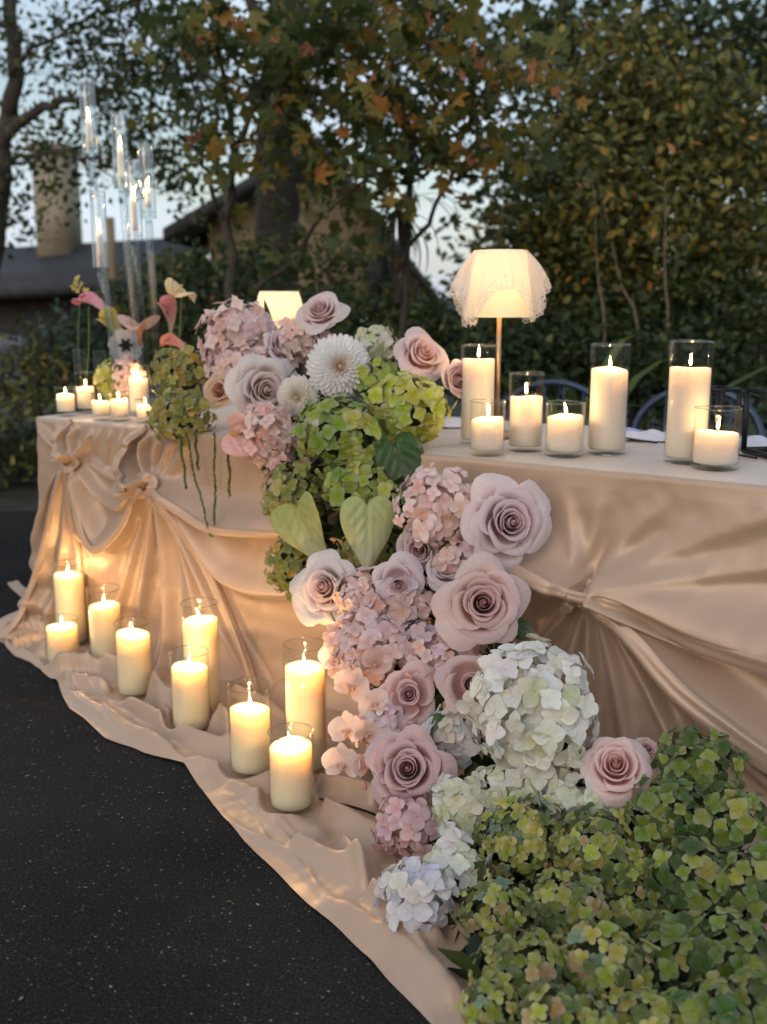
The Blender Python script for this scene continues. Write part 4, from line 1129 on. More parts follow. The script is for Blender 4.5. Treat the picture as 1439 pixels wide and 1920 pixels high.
hydrangea('soft pink hydrangea packed behind the two roses with rolled buds', 830, 1240, 130, 110, LIH, .048, 'round', .0, .2, .0)
hydrangea('soft pink hydrangea packed between the pale pink rose and the mauve rosebud', 680, 1120, 110, 100, BLH, .048, 'round', -.1, .2, .03)
hydrangea('soft pink hydrangea packed above the large dusty pink rose', 720, 1365, 110, 90, LIH, .048, 'round', -.1, .1, .02)
hydrangea('green hydrangea above the veined heart leaf', 668, 918, 130, 96, G1, .048, 'broad', .0, -.1, .03)
hydrangea('green hydrangea behind the folded heart leaf', 548, 932, 112, 124, GO, .042, 'round', -.3, .1, .0)
hydrangea('small olive hydrangea at the cascade edge beside the pale pink rose', 546, 1060, 92, 116, GO, .036, 'round', -.4, -.1, -.02)
hydrangea('dark olive hydrangea in the shade under the heart leaves', 700, 1030, 130, 92, GO, .040, 'round', .1, -.1, -.06)
hydrangea('green hydrangea edge beside the pale pink hydrangea', 728, 952, 76, 90, G1, .042, 'broad', .1, .1, .0)
hydrangea('pale pink hydrangea dome above the mauve rose', 820, 948, 158, 142, BLH, .054, 'round', .1, .2, .05)
hydrangea('pale lilac pink hydrangea filling in around the mauve rosebud', 740, 1130, 150, 110, LIH, .050, 'broad', .0, .0, .02)
hydrangea('soft pink hydrangea above the two mauve roses with rolled buds', 690, 1212, 168, 132, LIH, .048, 'round', -.2, .1, .03)
hydrangea('dusky lilac hydrangea between the rosebud and the brownish mauve rose', 790, 1215, 110, 96, [((.62, .45, .45), 4), ((.56, .44, .48), 3)], .044, 'round', .1, .1, .0)
hydrangea('large white hydrangea, biggest of all the heads', 1000, 1328, 228, 246, WHH, .060, 'broad', .15, .12, .10, dens=1.3)
hydrangea('white florets below the brownish mauve rose', 848, 1378, 96, 110, [((.70, .68, .66), 3), ((.66, .60, .50), 2)], .056, 'broad', -.1, -.1, .0)
hydrangea('cream hydrangea shaded under the large white one', 985, 1468, 200, 96, CRH, .056, 'broad', .0, -.1, .02)
hydrangea('cream white hydrangea next to the large dusty pink rose', 872, 1520, 140, 130, CRH, .054, 'broad', -.05, .05, .03)
hydrangea('dusty pink hydrangea hanging below the large dusty pink rose', 768, 1548, 130, 122, DUH, .052, 'round', -.15, -.1, .04)
hydrangea('white hydrangea low in the cascade beside the green pile', 852, 1622, 110, 104, WHH, .056, 'broad', -.1, .05, .03)
hydrangea('bluish white hydrangea lowest on the satin train', 782, 1684, 142, 122, WBH, .056, 'broad', -.2, .1, .03)
hydrangea('greenish white hydrangea under the lone pink rose', 1090, 1508, 150, 96, PGH + WHH[:1], .056, 'broad', .0, .1, .0)
PILE = 'green hydrangea heads heaped at the foot of the cascade'
PL = 'muted green and straw hydrangea head in the middle of the heap at the cascade foot'
for lab, px, py, dx, dy, ps in (('muted green hydrangea head heaped directly below the shaded cream hydrangea', 985, 1580, 180, 160, .04), ('muted green hydrangea head heaped below the greenish white hydrangea', 1118, 1600, 170, 160, .03),
                                ('muted green hydrangea head touching the low white hydrangea beside the train', 932, 1712, 140, 130, .03), (PL, 1062, 1710, 170, 140, .05), ('muted green hydrangea head wedged between the straw and the leafy deep green heads', 1170, 1660, 130, 130, .0),
                                ('large muted green hydrangea head at the train side of the heap', 985, 1830, 190, 160, .05), (PL, 1128, 1818, 190, 170, .06), (PL, 1060, 1925, 190, 140, .08), (PL, 1220, 1925, 180, 130, .05),
                                ('small green hydrangea head resting on the satin at the foot of the heap', 920, 1900, 120, 120, .02), ('sunken straw green hydrangea head in the shaded gap of the heap', 1190, 1745, 120, 110, -.03)):
    hydrangea(lab, px, py, dx, dy, GB, .033, 'round', random.uniform(-.2, .2), random.uniform(.1, .45), ps, PILE, dens=1.2)
DL = 'leafy deep green hydrangea head heaped against the satin at the foot of the cascade'
for lab, px, py, dx, dy, ps in (('topmost deep green hydrangea head, next to the lone pink rose', 1312, 1440, 160, 150, .0), ('deep green hydrangea head directly below the topmost one of the leafy heap', 1262, 1530, 170, 150, .03), (DL, 1370, 1545, 150, 150, .0),
                                (DL, 1300, 1655, 170, 160, .05), (DL, 1410, 1670, 150, 160, .04), ('deep green hydrangea head bordering the shaded gap of the heap', 1270, 1790, 140, 150, .04), (DL, 1375, 1800, 180, 160, .08), (DL, 1330, 1915, 180, 150, .08), (DL, 1440, 1900, 150, 150, .08)):
    hydrangea(lab, px, py, dx, dy, GD, .041 if py > 1600 else .038, 'broad', random.uniform(-.15, .3), random.uniform(.1, .45), ps, 'leafy green hydrangea heads at the foot of the cascade', dens=1.2)

# --- dahlias
def strap_petal(L, w, cup, tip):
    nu, nv = 5, 7
    a = np.linspace(-1, 1, nu)[:, None]; t = np.linspace(0, 1, nv)[None, :]
    ww = w * np.sin(PI * (t * .72 + .14)) ** .7
    te = t * (1 - .10 * np.abs(a) ** 2)
    x = te * L - .10 * L * np.clip(t - .85, 0, 1) * (1 - np.abs(a)) * 4
    z = cup * te ** 2 + .55 * w * np.abs(a) ** 1.5 * (1 - .3 * t) + tip * te ** 3
    V = np.stack([x, a * ww, z], -1).reshape(-1, 3)
    uv = np.stack([np.broadcast_to((a + 1) / 2, (nu, nv)), np.broadcast_to(t, (nu, nv))], -1).reshape(-1, 2)
    return np_mesh('petal', V, grid_faces(nu, nv), M['petal'], uv=uv)
DAH = [strap_petal(1.0, .085, -.04, .05), strap_petal(.9, .08, .05, .02), strap_petal(.75, .075, .12, 0)]
def dahlia(label, px, py, dpx, fx, fy, push, c_in, c_out):
    P = on_cascade(px, py, push); s = dpx / 2 * depth(P) / FPX
    t = thing('dahlia', label, 'dahlia', group='pale dahlias in the cascade', mtx=place(P, facing(P, fx, fy), .3, s))
    link('gap_filler', CORE, t, Matrix.Translation((0, 0, -.12)) @ Matrix.Diagonal((.5, .5, .45, 1)))
    link('heart', RHEART, t, Matrix.Diagonal((1.5, 1.5, .8, 1)), color=c_in)
    n = 210
    for i_ in range(n):
        f = i_ / n                                  # 0 centre .. 1 outside
        el = math.radians(84 - 105 * f ** .8)
        L = .26 + .66 * f ** .7
        me = DAH[0 if f > .55 else (1 if f > .25 else 2)]
        m = Matrix.Rotation(i_ * 2.39996, 4, 'Z') @ Matrix.Translation((.05 * f, 0, .06 * (1 - f))) @ Matrix.Rotation(-el + random.uniform(-.07, .07), 4, 'Y') @ Matrix.Diagonal((L, L * (.75 + .45 * f) + .1, L, 1))
        link('petal', me, t, m, color=jit(mixc(c_in, c_out, min(1, f * 2.2)), .04))
dahlia('round white dahlia with a peach heart beside the green hydrangeas', 637, 687, 146, .1, .0, .10, (.80, .56, .42), (.92, .91, .90))
dahlia('smaller cream dahlia tucked between the white blush rose and the white dahlia', 558, 744, 96, -.2, -.1, .05, (.80, .68, .48), (.88, .82, .72))

# --- anthuriums and leaves
def heart_mesh(name, mat, fold, tipb, veins=True, wide=1.0):
    na_, nr_ = 56, 12
    rr = np.linspace(0.02, 1, nr_)[None, :]
    half_ = spline([(.0, .30), (.07, .40), (.20, .45), (.35, .38), (.43, .20), (.42, -.02), (.33, -.27), (.20, -.50), (.08, -.72), (.0, -.92)], 29)
    ol = np.vstack([half_, (half_ * [-1, 1])[-2:0:-1]])
    th = np.linspace(0, 2 * PI, na_, endpoint=False)[:, None]
    hx = ol[:, 0:1] * 1.06 * wide; hy = ol[:, 1:2]
    cy_ = .08
    x = hx * rr; y = cy_ + (hy - cy_) * rr
    ax_ = np.abs(x)
    z = fold * ax_ ** 1.4 - tipb * np.clip(.3 - y, 0, 2) ** 2 - .10 * rr ** 6
    if veins: z = z + (.026 * np.sin((y * .9 + ax_ * 1.1) * 30) * np.clip(ax_ * 6, 0, 1) - .022 * np.exp(-(x / .035) ** 2)) * (1 - rr ** 8) + .012 * np.sin(th * 9) * rr ** 4
    else: z = z + .02 * np.sin(th * 5 + 1) * rr ** 3
    V = np.stack([x, y, z], -1).reshape(-1, 3)
    uv = np.stack([x + .5, .6 - y * .4], -1).reshape(-1, 2)
    return np_mesh(name, V, grid_faces(na_, nr_, True), mat, uv=uv)
M['spathe'] = mat_petal('spathe', trans=.18, rough=.32, veins=.5)
HEART = {'flat': heart_mesh('spathe', M['spathe'], .10, .25), 'folded': heart_mesh('spathe', M['spathe'], 1.5, .5, False, .8), 'curl': heart_mesh('spathe', M['spathe'], .9, .35)}
def anthurium(name, label, cat, px, py, hpx, kind, color, fx, fy, roll, push, P=None, spadix=None, stem=None, group=None):
    P = on_cascade(px, py, push) if P is None else P
    s = hpx / 1.35 * depth(P) / FPX
    t = thing(name, label, cat, group=group, mtx=place(P, facing(P, fx, fy), roll, s))
    link('spathe' if spadix else 'blade', HEART[kind], t, color=color)
    if spadix:
        V, F = tube(spline([(0, .30, .02), (0, .22, .14), (0, .05, .22)], 8), [.03, .045, .045, .045, .042, .04, .03, .015], 10)
        link('spadix', np_mesh('spadix', V, F, M['petal'], uv=np.full((len(V), 2), .5)), t, color=spadix)
    if stem is not None:
        mi = t.matrix_basis.inverted()
        pts = [np.array(mi @ Vector(tuple(q))) for q in stem]
        V, F = tube(spline(pts, 10), .022, 8); link('stem', np_mesh('stem', V, F, M['stem']), t)
    return t
anthurium('heart_leaf', 'folded yellow green heart shaped leaf overlapping the olive hydrangea', 'leaf', 564, 978, 146, 'curl', (.38, .40, .13), -.6, .2, .55, .12, group='heart leaves')
anthurium('heart_leaf', 'pale green heart shaped leaf with raised veins pointing down', 'leaf', 690, 978, 152, 'flat', (.42, .46, .20), .05, .15, .0, .12, group='heart leaves')
anthurium('anthurium', 'pink and peach folded anthurium below the peach rose', 'anthurium', 458, 818, 118, 'curl', (.78, .46, .44), -.3, .0, 1.3, .09, spadix=(.70, .42, .12), group='anthuriums')
anthurium('anthurium_leaf', 'dark glossy green leaf between the green hydrangea and the table edge', 'leaf', 752, 862, 150, 'flat', (.05, .10, .03), .2, .2, .3, .0)
anthurium('anthurium_leaf', 'dark green leaf lying behind the lowest dusty rose, beside the white hydrangea', 'leaf', 828, 1360, 60, 'flat', (.05, .10, .03), .1, .1, -.6, .06)
anthurium('anthurium_leaf', 'small dark leaf between the large dusty rose and the satin', 'leaf', 982, 1180, 60, 'flat', (.05, .09, .03), .4, .1, 1.2, -.01)

# --- orchid sprays
def orchid_mesh():
    parts = []; uvs = []
    for an, L, w in ((PI / 2, .95, .34), (PI * 1.18, .92, .33), (-PI * .18, .92, .33), (.12, 1.0, .62), (PI - .12, 1.0, .62)):
        nu, nv = 7, 7
        a = np.linspace(-1, 1, nu)[:, None]; t = np.linspace(0, 1, nv)[None, :]
        ww = w * np.sin(PI * (t * .82 + .09)) ** .6
        x = t * L * (1 - .1 * np.abs(a) ** 2); y = a * ww; z = .22 * t ** 2 - .1 * np.abs(a) ** 2 * ww + (.03 if w > .5 else -.02)
        parts.append((np.stack([x * math.cos(an) - y * math.sin(an), x * math.sin(an) + y * math.cos(an), z + 0 * x], -1).reshape(-1, 3), grid_faces(nu, nv)))
        uvs.append(np.stack([np.broadcast_to((a + 1) / 2, (nu, nv)), np.broadcast_to(t, (nu, nv))], -1).reshape(-1, 2))
    V, F = join(parts)
    return np_mesh('bloom', V, F, M['petal'], uv=np.vstack(uvs))
ORC = orchid_mesh()
V, F = join([tube(spline([(0, -.02, .05), (0, -.16, .22), (0, -.32, .26), (0, -.46, .18)], 9), [.05, .08, .09, .1, .1, .09, .07, .05, .02], 8),
             tube(spline([(-.02, -.1, .1), (-.16, -.1, .24), (-.14, .04, .3)], 6), [.04, .07, .08, .07, .05, .02], 7), tube(spline([(.02, -.1, .1), (.16, -.1, .24), (.14, .04, .3)], 6), [.04, .07, .08, .07, .05, .02], 7)])
LIP = np_mesh('lip', V, F, M['petal'], uv=np.full((len(V), 2), .4))
V, F = lathe([(0, -.5), (.16, -.42), (.26, -.15), (.24, .12), (.12, .38), (0, .46)], 12)
BUD = np_mesh('bud', V, F, M['petal'], uv=np.full((len(V), 2), .6))
def orchid_spray(label, stempx, blooms, buds, push):
    pts = [on_cascade(x, y, push) for x, y in stempx]
    t = thing('orchid_spray', label, 'orchid spray', pts[0], 'orchid sprays')
    o0 = pts[0]
    V, F = tube(spline([p_ - o0 for p_ in pts], 40), np.linspace(.0032, .0018, 40), 8)
    link('stem', np_mesh('stem', V, F, M['stem']), t)
    for x, y, d, fx, fy, rl, c in blooms:
        P = on_cascade(x, y, push + .025); s = d * .52 * depth(P) / FPX
        b = link('bloom', ORC, t, place(P - o0, facing(P, fx, fy), rl, s), color=jit(c, .05))
        link('lip', LIP, b, color=mixc(c, (.75, .42, .30), .5))
    for x, y, d, c in buds:
        P = on_cascade(x, y, push + .01); s = d / 2 * depth(P) / FPX
        link('bud', BUD, t, place(P - o0, (.3, -.4, -.8), 0, s), color=c)
OC, OD, OE = (.80, .60, .52), (.76, .52, .46), (.84, .68, .60)
orchid_spray('peach orchid spray hanging beside the tall floor candle', [(690, 1180), (672, 1240), (680, 1290), (708, 1330), (706, 1380), (690, 1420), (680, 1460)],
             [(636, 1228, 76, -.5, -.1, .3, OE), (662, 1286, 74, -.4, .1, -.3, OC), (700, 1318, 62, .2, .0, .5, OE), (652, 1368, 72, -.5, .0, .2, OE), (688, 1372, 58, .3, -.1, -.4, OC), (644, 1430, 80, -.5, -.2, .1, OE), (684, 1432, 50, .2, -.3, .6, OD)],
             [(684, 1474, 40, (.72, .38, .34))], .06)
orchid_spray('pink orchid blossoms between the pale pink rose and the soft pink hydrangea', [(620, 1150), (640, 1180), (680, 1205), (720, 1225)],
             [(640, 1192, 66, -.4, -.1, 1.0, OD), (690, 1172, 60, .0, .0, .2, OD), (706, 1240, 58, .1, -.1, -.5, OD)], [], .06)

# --- hanging green strands below the olive hydrangeas
def strand(label, px0, y0, y1, dx):
    P0 = onskirt(px0, y0, .085); n = 26
    zs = np.linspace(P0[2], pix_h(P0, px0, y1), n)
    base = np.array([P0 + UU * dx * (i_ / n) ** 1.3 + UU * .003 * math.sin(i_ * .5) + np.array([0, 0, zs[i_] - P0[2]]) for i_ in range(n)])
    t = thing('hanging_strand', label, 'plant strand', P0, 'green strands hanging over the satin')
    V, F = tube(base - P0, .0012, 6); link('stem', np_mesh('stem', V, F, M['stem']), t)
    parts = []; at = []
    for p_ in spline(base - P0, 90):
        for _ in range(2):
            a = random.uniform(0, 6.28); s = random.uniform(.0016, .0032)
            V, F = lathe([(0, -s), (s * .8, -s * .4), (s * .8, s * .4), (0, s)], 6)
            parts.append((V + p_ + np.array([math.cos(a), math.sin(a), 0]) * .0028, F)); at.append(np.full(len(V), random.random()))
    V, F = join(parts)
    o_ = link('beads', np_mesh('beads', V, F, GRASSY, attr=np.concatenate(at)), t); o_['kind'] = 'stuff'
for lab, x, y0, y1, dx in (('long green seed strand hanging furthest down over the second knot fold', 350, 812, 1000, .09), ('short green seed strand closest to the second knot', 338, 815, 915, .02),
                           ('green seed strand reaching down beside the longest one', 402, 812, 985, -.01), ('thin short seed strand beside the flowers', 428, 815, 930, .0), ('middle green seed strand between two longer ones', 366, 812, 880, .01)):
    strand(lab, x, y0, y1, dx)

# --- leaf template helper and greenery packed under the flowers
def leaf_template(kind):
    if kind == 'oval':
        V = np.array([[0, 0, 0], [.30, .22, .05], [.62, .24, .05], [1, 0, -.04], [.62, -.24, .05], [.30, -.22, .05], [.32, 0, 0], [.64, 0, -.01]])
        F = np.array([[0, 6, 1, 1], [0, 5, 6, 6], [6, 7, 2, 1], [5, 4, 7, 6], [7, 3, 2, 2], [4, 3, 7, 7]])
        F3 = np.array([[0, 6, 1], [0, 5, 6], [7, 3, 2], [4, 3, 7]]); F4 = np.array([[6, 7, 2, 1], [5, 4, 7, 6]])
        return V, [F4, F3]
    if kind == 'maple':
        pts = []
        for an, r_ in ((-158, .26), (-118, .55), (-96, .46), (-84, .40), (-62, .74), (-50, .86), (-40, .66), (-24, .46), (-12, .80), (0, 1.05), (12, .80), (24, .46), (40, .66), (50, .86), (62, .74), (84, .40), (96, .46), (118, .55), (158, .26)):
            pts.append((r_ * math.cos(math.radians(an)) * .9 + .18, r_ * math.sin(math.radians(an)) * .80, -.22 * r_ ** 2 + .06 * abs(math.sin(math.radians(an * 3.5)))))
        V = np.vstack([[.12, 0, .05], pts, [-.3, 0, 0]]); n = len(pts)
        F3 = np.array([[0, 1 + i_, 2 + i_] for i_ in range(n - 1)])
        return V, [F3]
    if kind == 'strap':
        n = 7; t = np.linspace(0, 1, n); w = .019 * np.sin(PI * (t * .9 + .1)) ** .6
        c = np.stack([t, np.zeros(n), .9 * t - .75 * t ** 2.4], -1)
        V = np.concatenate([c + np.stack([0 * t, w, 0 * t], -1), c - np.stack([0 * t, w, 0 * t], -1)])
        i_ = np.arange(n - 1); return V, [np.stack([i_, i_ + 1, i_ + 1 + n, i_ + n], -1)]
LEAFT = {k_: leaf_template(k_) for k_ in ('oval', 'maple', 'strap')}
def rand_rot(n, up_bias=0.0):
    q = rng.normal(size=(n, 3)); q[:, 2] += up_bias; q /= np.linalg.norm(q, axis=1, keepdims=True)     # leaf normals
    r = rng.normal(size=(n, 3)); x = np.cross(r, q); x /= np.linalg.norm(x, axis=1, keepdims=True) + 1e-9
    y = np.cross(q, x)
    return np.stack([x, y, q], -1)
def leaf_cloud(C, size, kind='oval', up=0.5, rnd=None, R=None):
    """C (n,3) centres -> one foliage mesh of separate leaves"""
    V0, Fs = LEAFT[kind]; n = len(C); k_ = len(V0)
    R = rand_rot(n, up) if R is None else R
    s = (np.full(n, size) if np.isscalar(size) else np.asarray(size)) * rng.uniform(.5, 1.4, n)
    V = np.einsum('nij,kj->nki', R, V0) * s[:, None, None] + C[:, None, :]
    off = (np.arange(n) * k_)[:, None, None]
    F = [(f[None] + off).reshape(-1, f.shape[1]) for f in Fs]
    rnd = rng.random(n) if rnd is None else rnd
    return V.reshape(-1, 3), F, np.repeat(rnd, k_)
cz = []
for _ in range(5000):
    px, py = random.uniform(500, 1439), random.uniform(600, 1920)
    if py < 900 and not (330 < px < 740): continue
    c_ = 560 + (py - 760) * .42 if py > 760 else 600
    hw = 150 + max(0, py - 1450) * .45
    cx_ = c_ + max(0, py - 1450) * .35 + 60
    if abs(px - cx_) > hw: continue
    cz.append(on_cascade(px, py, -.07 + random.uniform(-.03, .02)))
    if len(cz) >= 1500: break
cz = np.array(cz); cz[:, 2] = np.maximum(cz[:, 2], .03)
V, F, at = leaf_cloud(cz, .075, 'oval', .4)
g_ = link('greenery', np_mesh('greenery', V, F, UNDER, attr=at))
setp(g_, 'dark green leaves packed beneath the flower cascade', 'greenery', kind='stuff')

# ================================================================ FLOWERS AND BUD VASES AT THE TABLE END
def end_pt(px, py, o): return onskirt(px, py, o)
def vase(label, px, yb, yt, o):
    P = end_pt(px, yb, o); P[2] = TZ + .003; h = pix_h(P, px, yt) - P[2]
    t = thing('bud_vase', label, 'vase', P, 'clear bud vases at the table end')
    r = .022
    V, F = lathe([(0, 0), (r * .9, 0), (r, .004), (r, h * .5), (r * 1.05, h), (r * .98, h + .001), (r * .93, h - .003), (r * .9, h * .5), (r * .9, .01), (0, .008)], 24)
    link('glass_tube', np_mesh('glass_tube', V, F, M['glass']), t)
    return P
v1 = vase('clear bud vase holding the pink anthurium', 156, 770, 655, -.30)
v2 = vase('clear bud vase holding the yellow spathe', 193, 770, 658, -.32)
v3 = vase('clear bud vase behind the tall end candle', 262, 765, 640, -.34)
v4 = vase('clear bud vase behind the olive hydrangeas', 318, 765, 655, -.30)
EG = 'flowers in bud vases at the table end'
def stem_to(P, v): return [P, P * .5 + v * .5 + np.array([.01, 0, .0]), v + np.array([0, 0, .02])]
P = end_pt(167, 566, -.30); anthurium('anthurium', 'pink anthurium tilted flat, standing at the table end', 'anthurium', 0, 0, 84, 'curl', (.70, .30, .34), -.3, 2.2, 1.5, 0, P=P, spadix=(.72, .16, .20), stem=stem_to(P, v1), group=EG)
P = end_pt(207, 606, -.32); anthurium('anthurium', 'yellow spathe standing below the pink anthurium', 'anthurium', 0, 0, 80, 'folded', (.62, .50, .12), .5, .6, .9, 0, P=P, spadix=(.5, .42, .1), stem=stem_to(P, v2), group=EG)
P = end_pt(341, 546, -.30); anthurium('anthurium', 'cream peach spathe standing tall above the olive hydrangeas', 'anthurium', 0, 0, 88, 'curl', (.82, .62, .36), .5, 1.6, 1.9, 0, P=P, spadix=(.75, .6, .3), stem=stem_to(P, v4), group=EG)
P = end_pt(314, 582, -.32); anthurium('anthurium', 'narrow dusky pink spathe under the cream one', 'anthurium', 0, 0, 76, 'folded', (.62, .26, .26), .8, .4, .6, 0, P=P, spadix=(.6, .3, .2), stem=stem_to(P, v4), group=EG)
P = end_pt(325, 645, -.25); anthurium('anthurium', 'coral spathe lying low behind the olive hydrangeas', 'anthurium', 0, 0, 76, 'curl', (.70, .26, .18), .0, 1.8, 1.4, 0, P=P, spadix=(.6, .3, .2), stem=stem_to(P, v4), group=EG)
# peach calla: a flared funnel
def calla(label, px, py, hpx, color, v, o):
    P = end_pt(px, py, o); s = hpx * depth(P) / FPX
    t = thing('calla_lily', label, 'calla lily', P, EG)
    nu, nv = 22, 12; an = np.linspace(0, 2 * PI, nu)[:, None]; tt = np.linspace(0, 1, nv)[None, :]
    r_ = s * (.05 + .10 * tt + .36 * tt ** 4 * (1 + .5 * np.cos(2 * an)))
    z_ = s * (tt - .75 * .3 * tt ** 6 * 1.0 + .25 * tt ** 4 * np.cos(2 * an + .6))
    V = np.stack([r_ * np.cos(an), r_ * np.sin(an), z_ + 0 * an], -1).reshape(-1, 3)
    uv = np.stack([np.broadcast_to(an / 6.28, (nu, nv)), np.broadcast_to(tt, (nu, nv))], -1).reshape(-1, 2)
    link('spathe', np_mesh('spathe', V, grid_faces(nu, nv), M['spathe'], uv=uv), t, color=color)
    V, F = tube([(0, 0, s * .2), (0, 0, s * .75)], [s * .05, s * .03], 8); link('spadix', np_mesh('spadix', V, F, M['petal'], uv=np.full((len(V), 2), .5)), t, color=(.75, .5, .12))
    V, F = tube(spline([v - P + np.array([0, 0, .02]), (v - P) * .4, (0, 0, .01)], 10), .0035, 8); link('stem', np_mesh('stem', V, F, M['stem']), t)
calla('peach calla lily opening into two pointed tips at the table end', 263, 650, 58, (.80, .36, .20), v3, -.34)
# white anemone with a dark star heart
P = end_pt(236, 648, -.30); s = 34 * depth(P) / FPX
t = thing('anemone', 'white flower with a dark star shaped heart at the table end', 'anemone', group=EG, mtx=place(P, facing(P, .1, .1), 0, s))
for i_ in range(7):
    link('petal', FLO['broad'][0] if False else DAH[0], t, Matrix.Rotation(i_ * .8976 + .2, 4, 'Z') @ Matrix.Diagonal((1.0, 5.4, 1.2, 1)) @ Matrix.Translation((0, 0, .015 * (i_ % 2))), color=jit((.82, .76, .74), .03))
for i_ in range(6):
    link('heart_ray', DAH[2], t, Matrix.Translation((0, 0, .13)) @ Matrix.Rotation(i_ * 1.0472, 4, 'Z') @ Matrix.Diagonal((.62, 1.3, .5, 1)), color=(.015, .02, .018))
V, F = tube(spline([(0, 0, -.1), (0, -1.5, -.3), (.2, -3.0, -.2)], 10), .07, 8); link('stem', np_mesh('stem', V, F, M['stem']), t)
hydrangea('yellow green hydrangea low among the small table end candles', 208, 705, 58, 74, GY, .05, 'broad', -.1, .2, group='low hydrangeas at the table end', P=end_pt(208, 712, -.26))
hydrangea('soft pink hydrangea low among the small table end candles', 240, 708, 56, 86, PKH, .05, 'round', .1, .2, group='low hydrangeas at the table end', P=end_pt(242, 712, -.24))
# little yellow twig
P = end_pt(150, 560, -.36)
t = thing('blossom_twig', 'thin twig with small yellow blossoms above the pink anthurium', 'twig', P, EG)
V, F = tube(spline([v1 - P + np.array([0, 0, .03]), (v1 - P) * .4 + np.array([-.01, 0, 0]), (0, 0, 0), (-.012, 0, .05)], 16), .0018, 6); link('stem', np_mesh('stem', V, F, M['stem']), t)
for q in ((-.012, 0, .055), (-.004, .0, .075), (.008, 0, .05), (-.02, 0, .04), (.022, 0, .03), (-.006, 0, .03)):
    link('blossom', random.choice(FLO['pointed']), t, place(q, (random.uniform(-1, 1), -.6, .5), random.uniform(0, 6), .015), color=(.70, .55, .20))
# ================================================================ BACKGROUND: houses
def prism(pts2, d0, d1, axis='y'):
    n = len(pts2); V = [(x, d0, z) for x, z in pts2] + [(x, d1, z) for x, z in pts2]
    F = [[i_, (i_ + 1) % n, n + (i_ + 1) % n, n + i_] for i_ in range(n)]
    return np.array(V, float), [np.array(F), np.array([list(range(n))[::-1]]), np.array([list(range(n, 2 * n))])]
def xz(px, py, D):
    P = atd(px, py, D); return float(P[0]), float(P[2])
# cottage with a steep gable behind the maple
D = 15.0
h = thing('cottage', 'cream walled cottage with a steep dark roof behind the maple', 'house', (0, D, 0))
ap = xz(602, 262, D); le = xz(318, 432, D); re = xz(884, 640, D)
wl_, wr_ = xz(392, 430, D)[0], xz(800, 560, D)[0]
def roof_z(x):
    return ap[1] + (le[1] - ap[1]) * (x - ap[0]) / (le[0] - ap[0]) if x < ap[0] else ap[1] + (re[1] - ap[1]) * (x - ap[0]) / (re[0] - ap[0])
V, F = prism([(wl_, -.02), (wr_, -.02), (wr_, roof_z(wr_) - .12), (ap[0], ap[1] - .12), (wl_, roof_z(wl_) - .12)], 0, 6)
link('wall', np_mesh('wall', V, F, M['plaster'], smooth=False), h)
for nm, e in (('a', le), ('b', re)):
    V, F = prism([(ap[0], ap[1]), (e[0], e[1]), (e[0], e[1] - .16), (ap[0], ap[1] - .16)], -.45, 6.4)
    link('roof', np_mesh('roof', V, F, M['roof'], smooth=False), h)
for (x0, x1, y0, y1) in ((452, 500, 452, 540), (690, 735, 470, 560)):
    a, b = xz(x0, y0, D - .05), xz(x1, y1, D - .05)
    w = link('window', np_mesh('window', *box(a[0], b[0], -.05, .0, b[1], a[1]), M['roof'], smooth=False), h)
    link('pane', np_mesh('pane', *box(a[0] + .05, b[0] - .05, -.06, -.051, b[1] + .05, a[1] - .05), M['dark'], smooth=False), w)
# long low house with chimney by the sky tree
D = 16.0
h = thing('low_house', 'low dark roofed house with a tall pale chimney behind the candelabra', 'house', (0, D, 0))
r0, r1, r2 = xz(-260, 468, D), xz(120, 432, D), xz(330, 432, D)
e0, e1 = xz(-300, 560, D), xz(420, 520, D)
V = np.array([(r0[0], 1.6, r0[1]), (r2[0], 1.6, r2[1]), (e1[0], -.5, e1[1]), (e0[0], -.5, e0[1]), (r0[0], 1.6, r0[1] - .15), (r2[0], 1.6, r2[1] - .15), (e1[0], -.5, e1[1] - .15), (e0[0], -.5, e0[1] - .15)])
F = np.array([[0, 3, 2, 1], [4, 5, 6, 7], [0, 1, 5, 4], [1, 2, 6, 5], [2, 3, 7, 6], [3, 0, 4, 7]])
rf = link('roof', np_mesh('roof', V, F, M['roof'], smooth=False), h)
link('wall', np_mesh('wall', *box(e0[0] + .5, e1[0] - .4, 0, 3.2, -.02, e1[1] - .16), M['roof'], smooth=False), h)  # wall takes the dark roof colour in place of the porch shadow
c0, c1 = xz(66, 285, D + 1.2), xz(140, 470, D + 1.2)
ch = link('chimney', np_mesh('chimney', *box(c0[0], c1[0], 1.0, 1.7, c1[1] - .3, c0[1]), M['plaster_pale'], smooth=False), h)
link('chimney_cap', np_mesh('chimney_cap', *box(c0[0] - .06, c1[0] + .06, .94, 1.76, c0[1] + .002, c0[1] + .1), M['plaster_pale'], smooth=False), ch)
a, b = xz(208, 410, D), xz(224, 470, D)
link('post', np_mesh('post', *box(a[0], b[0], -.3, -.2, -.02, a[1]), M['plaster'], smooth=False), h)

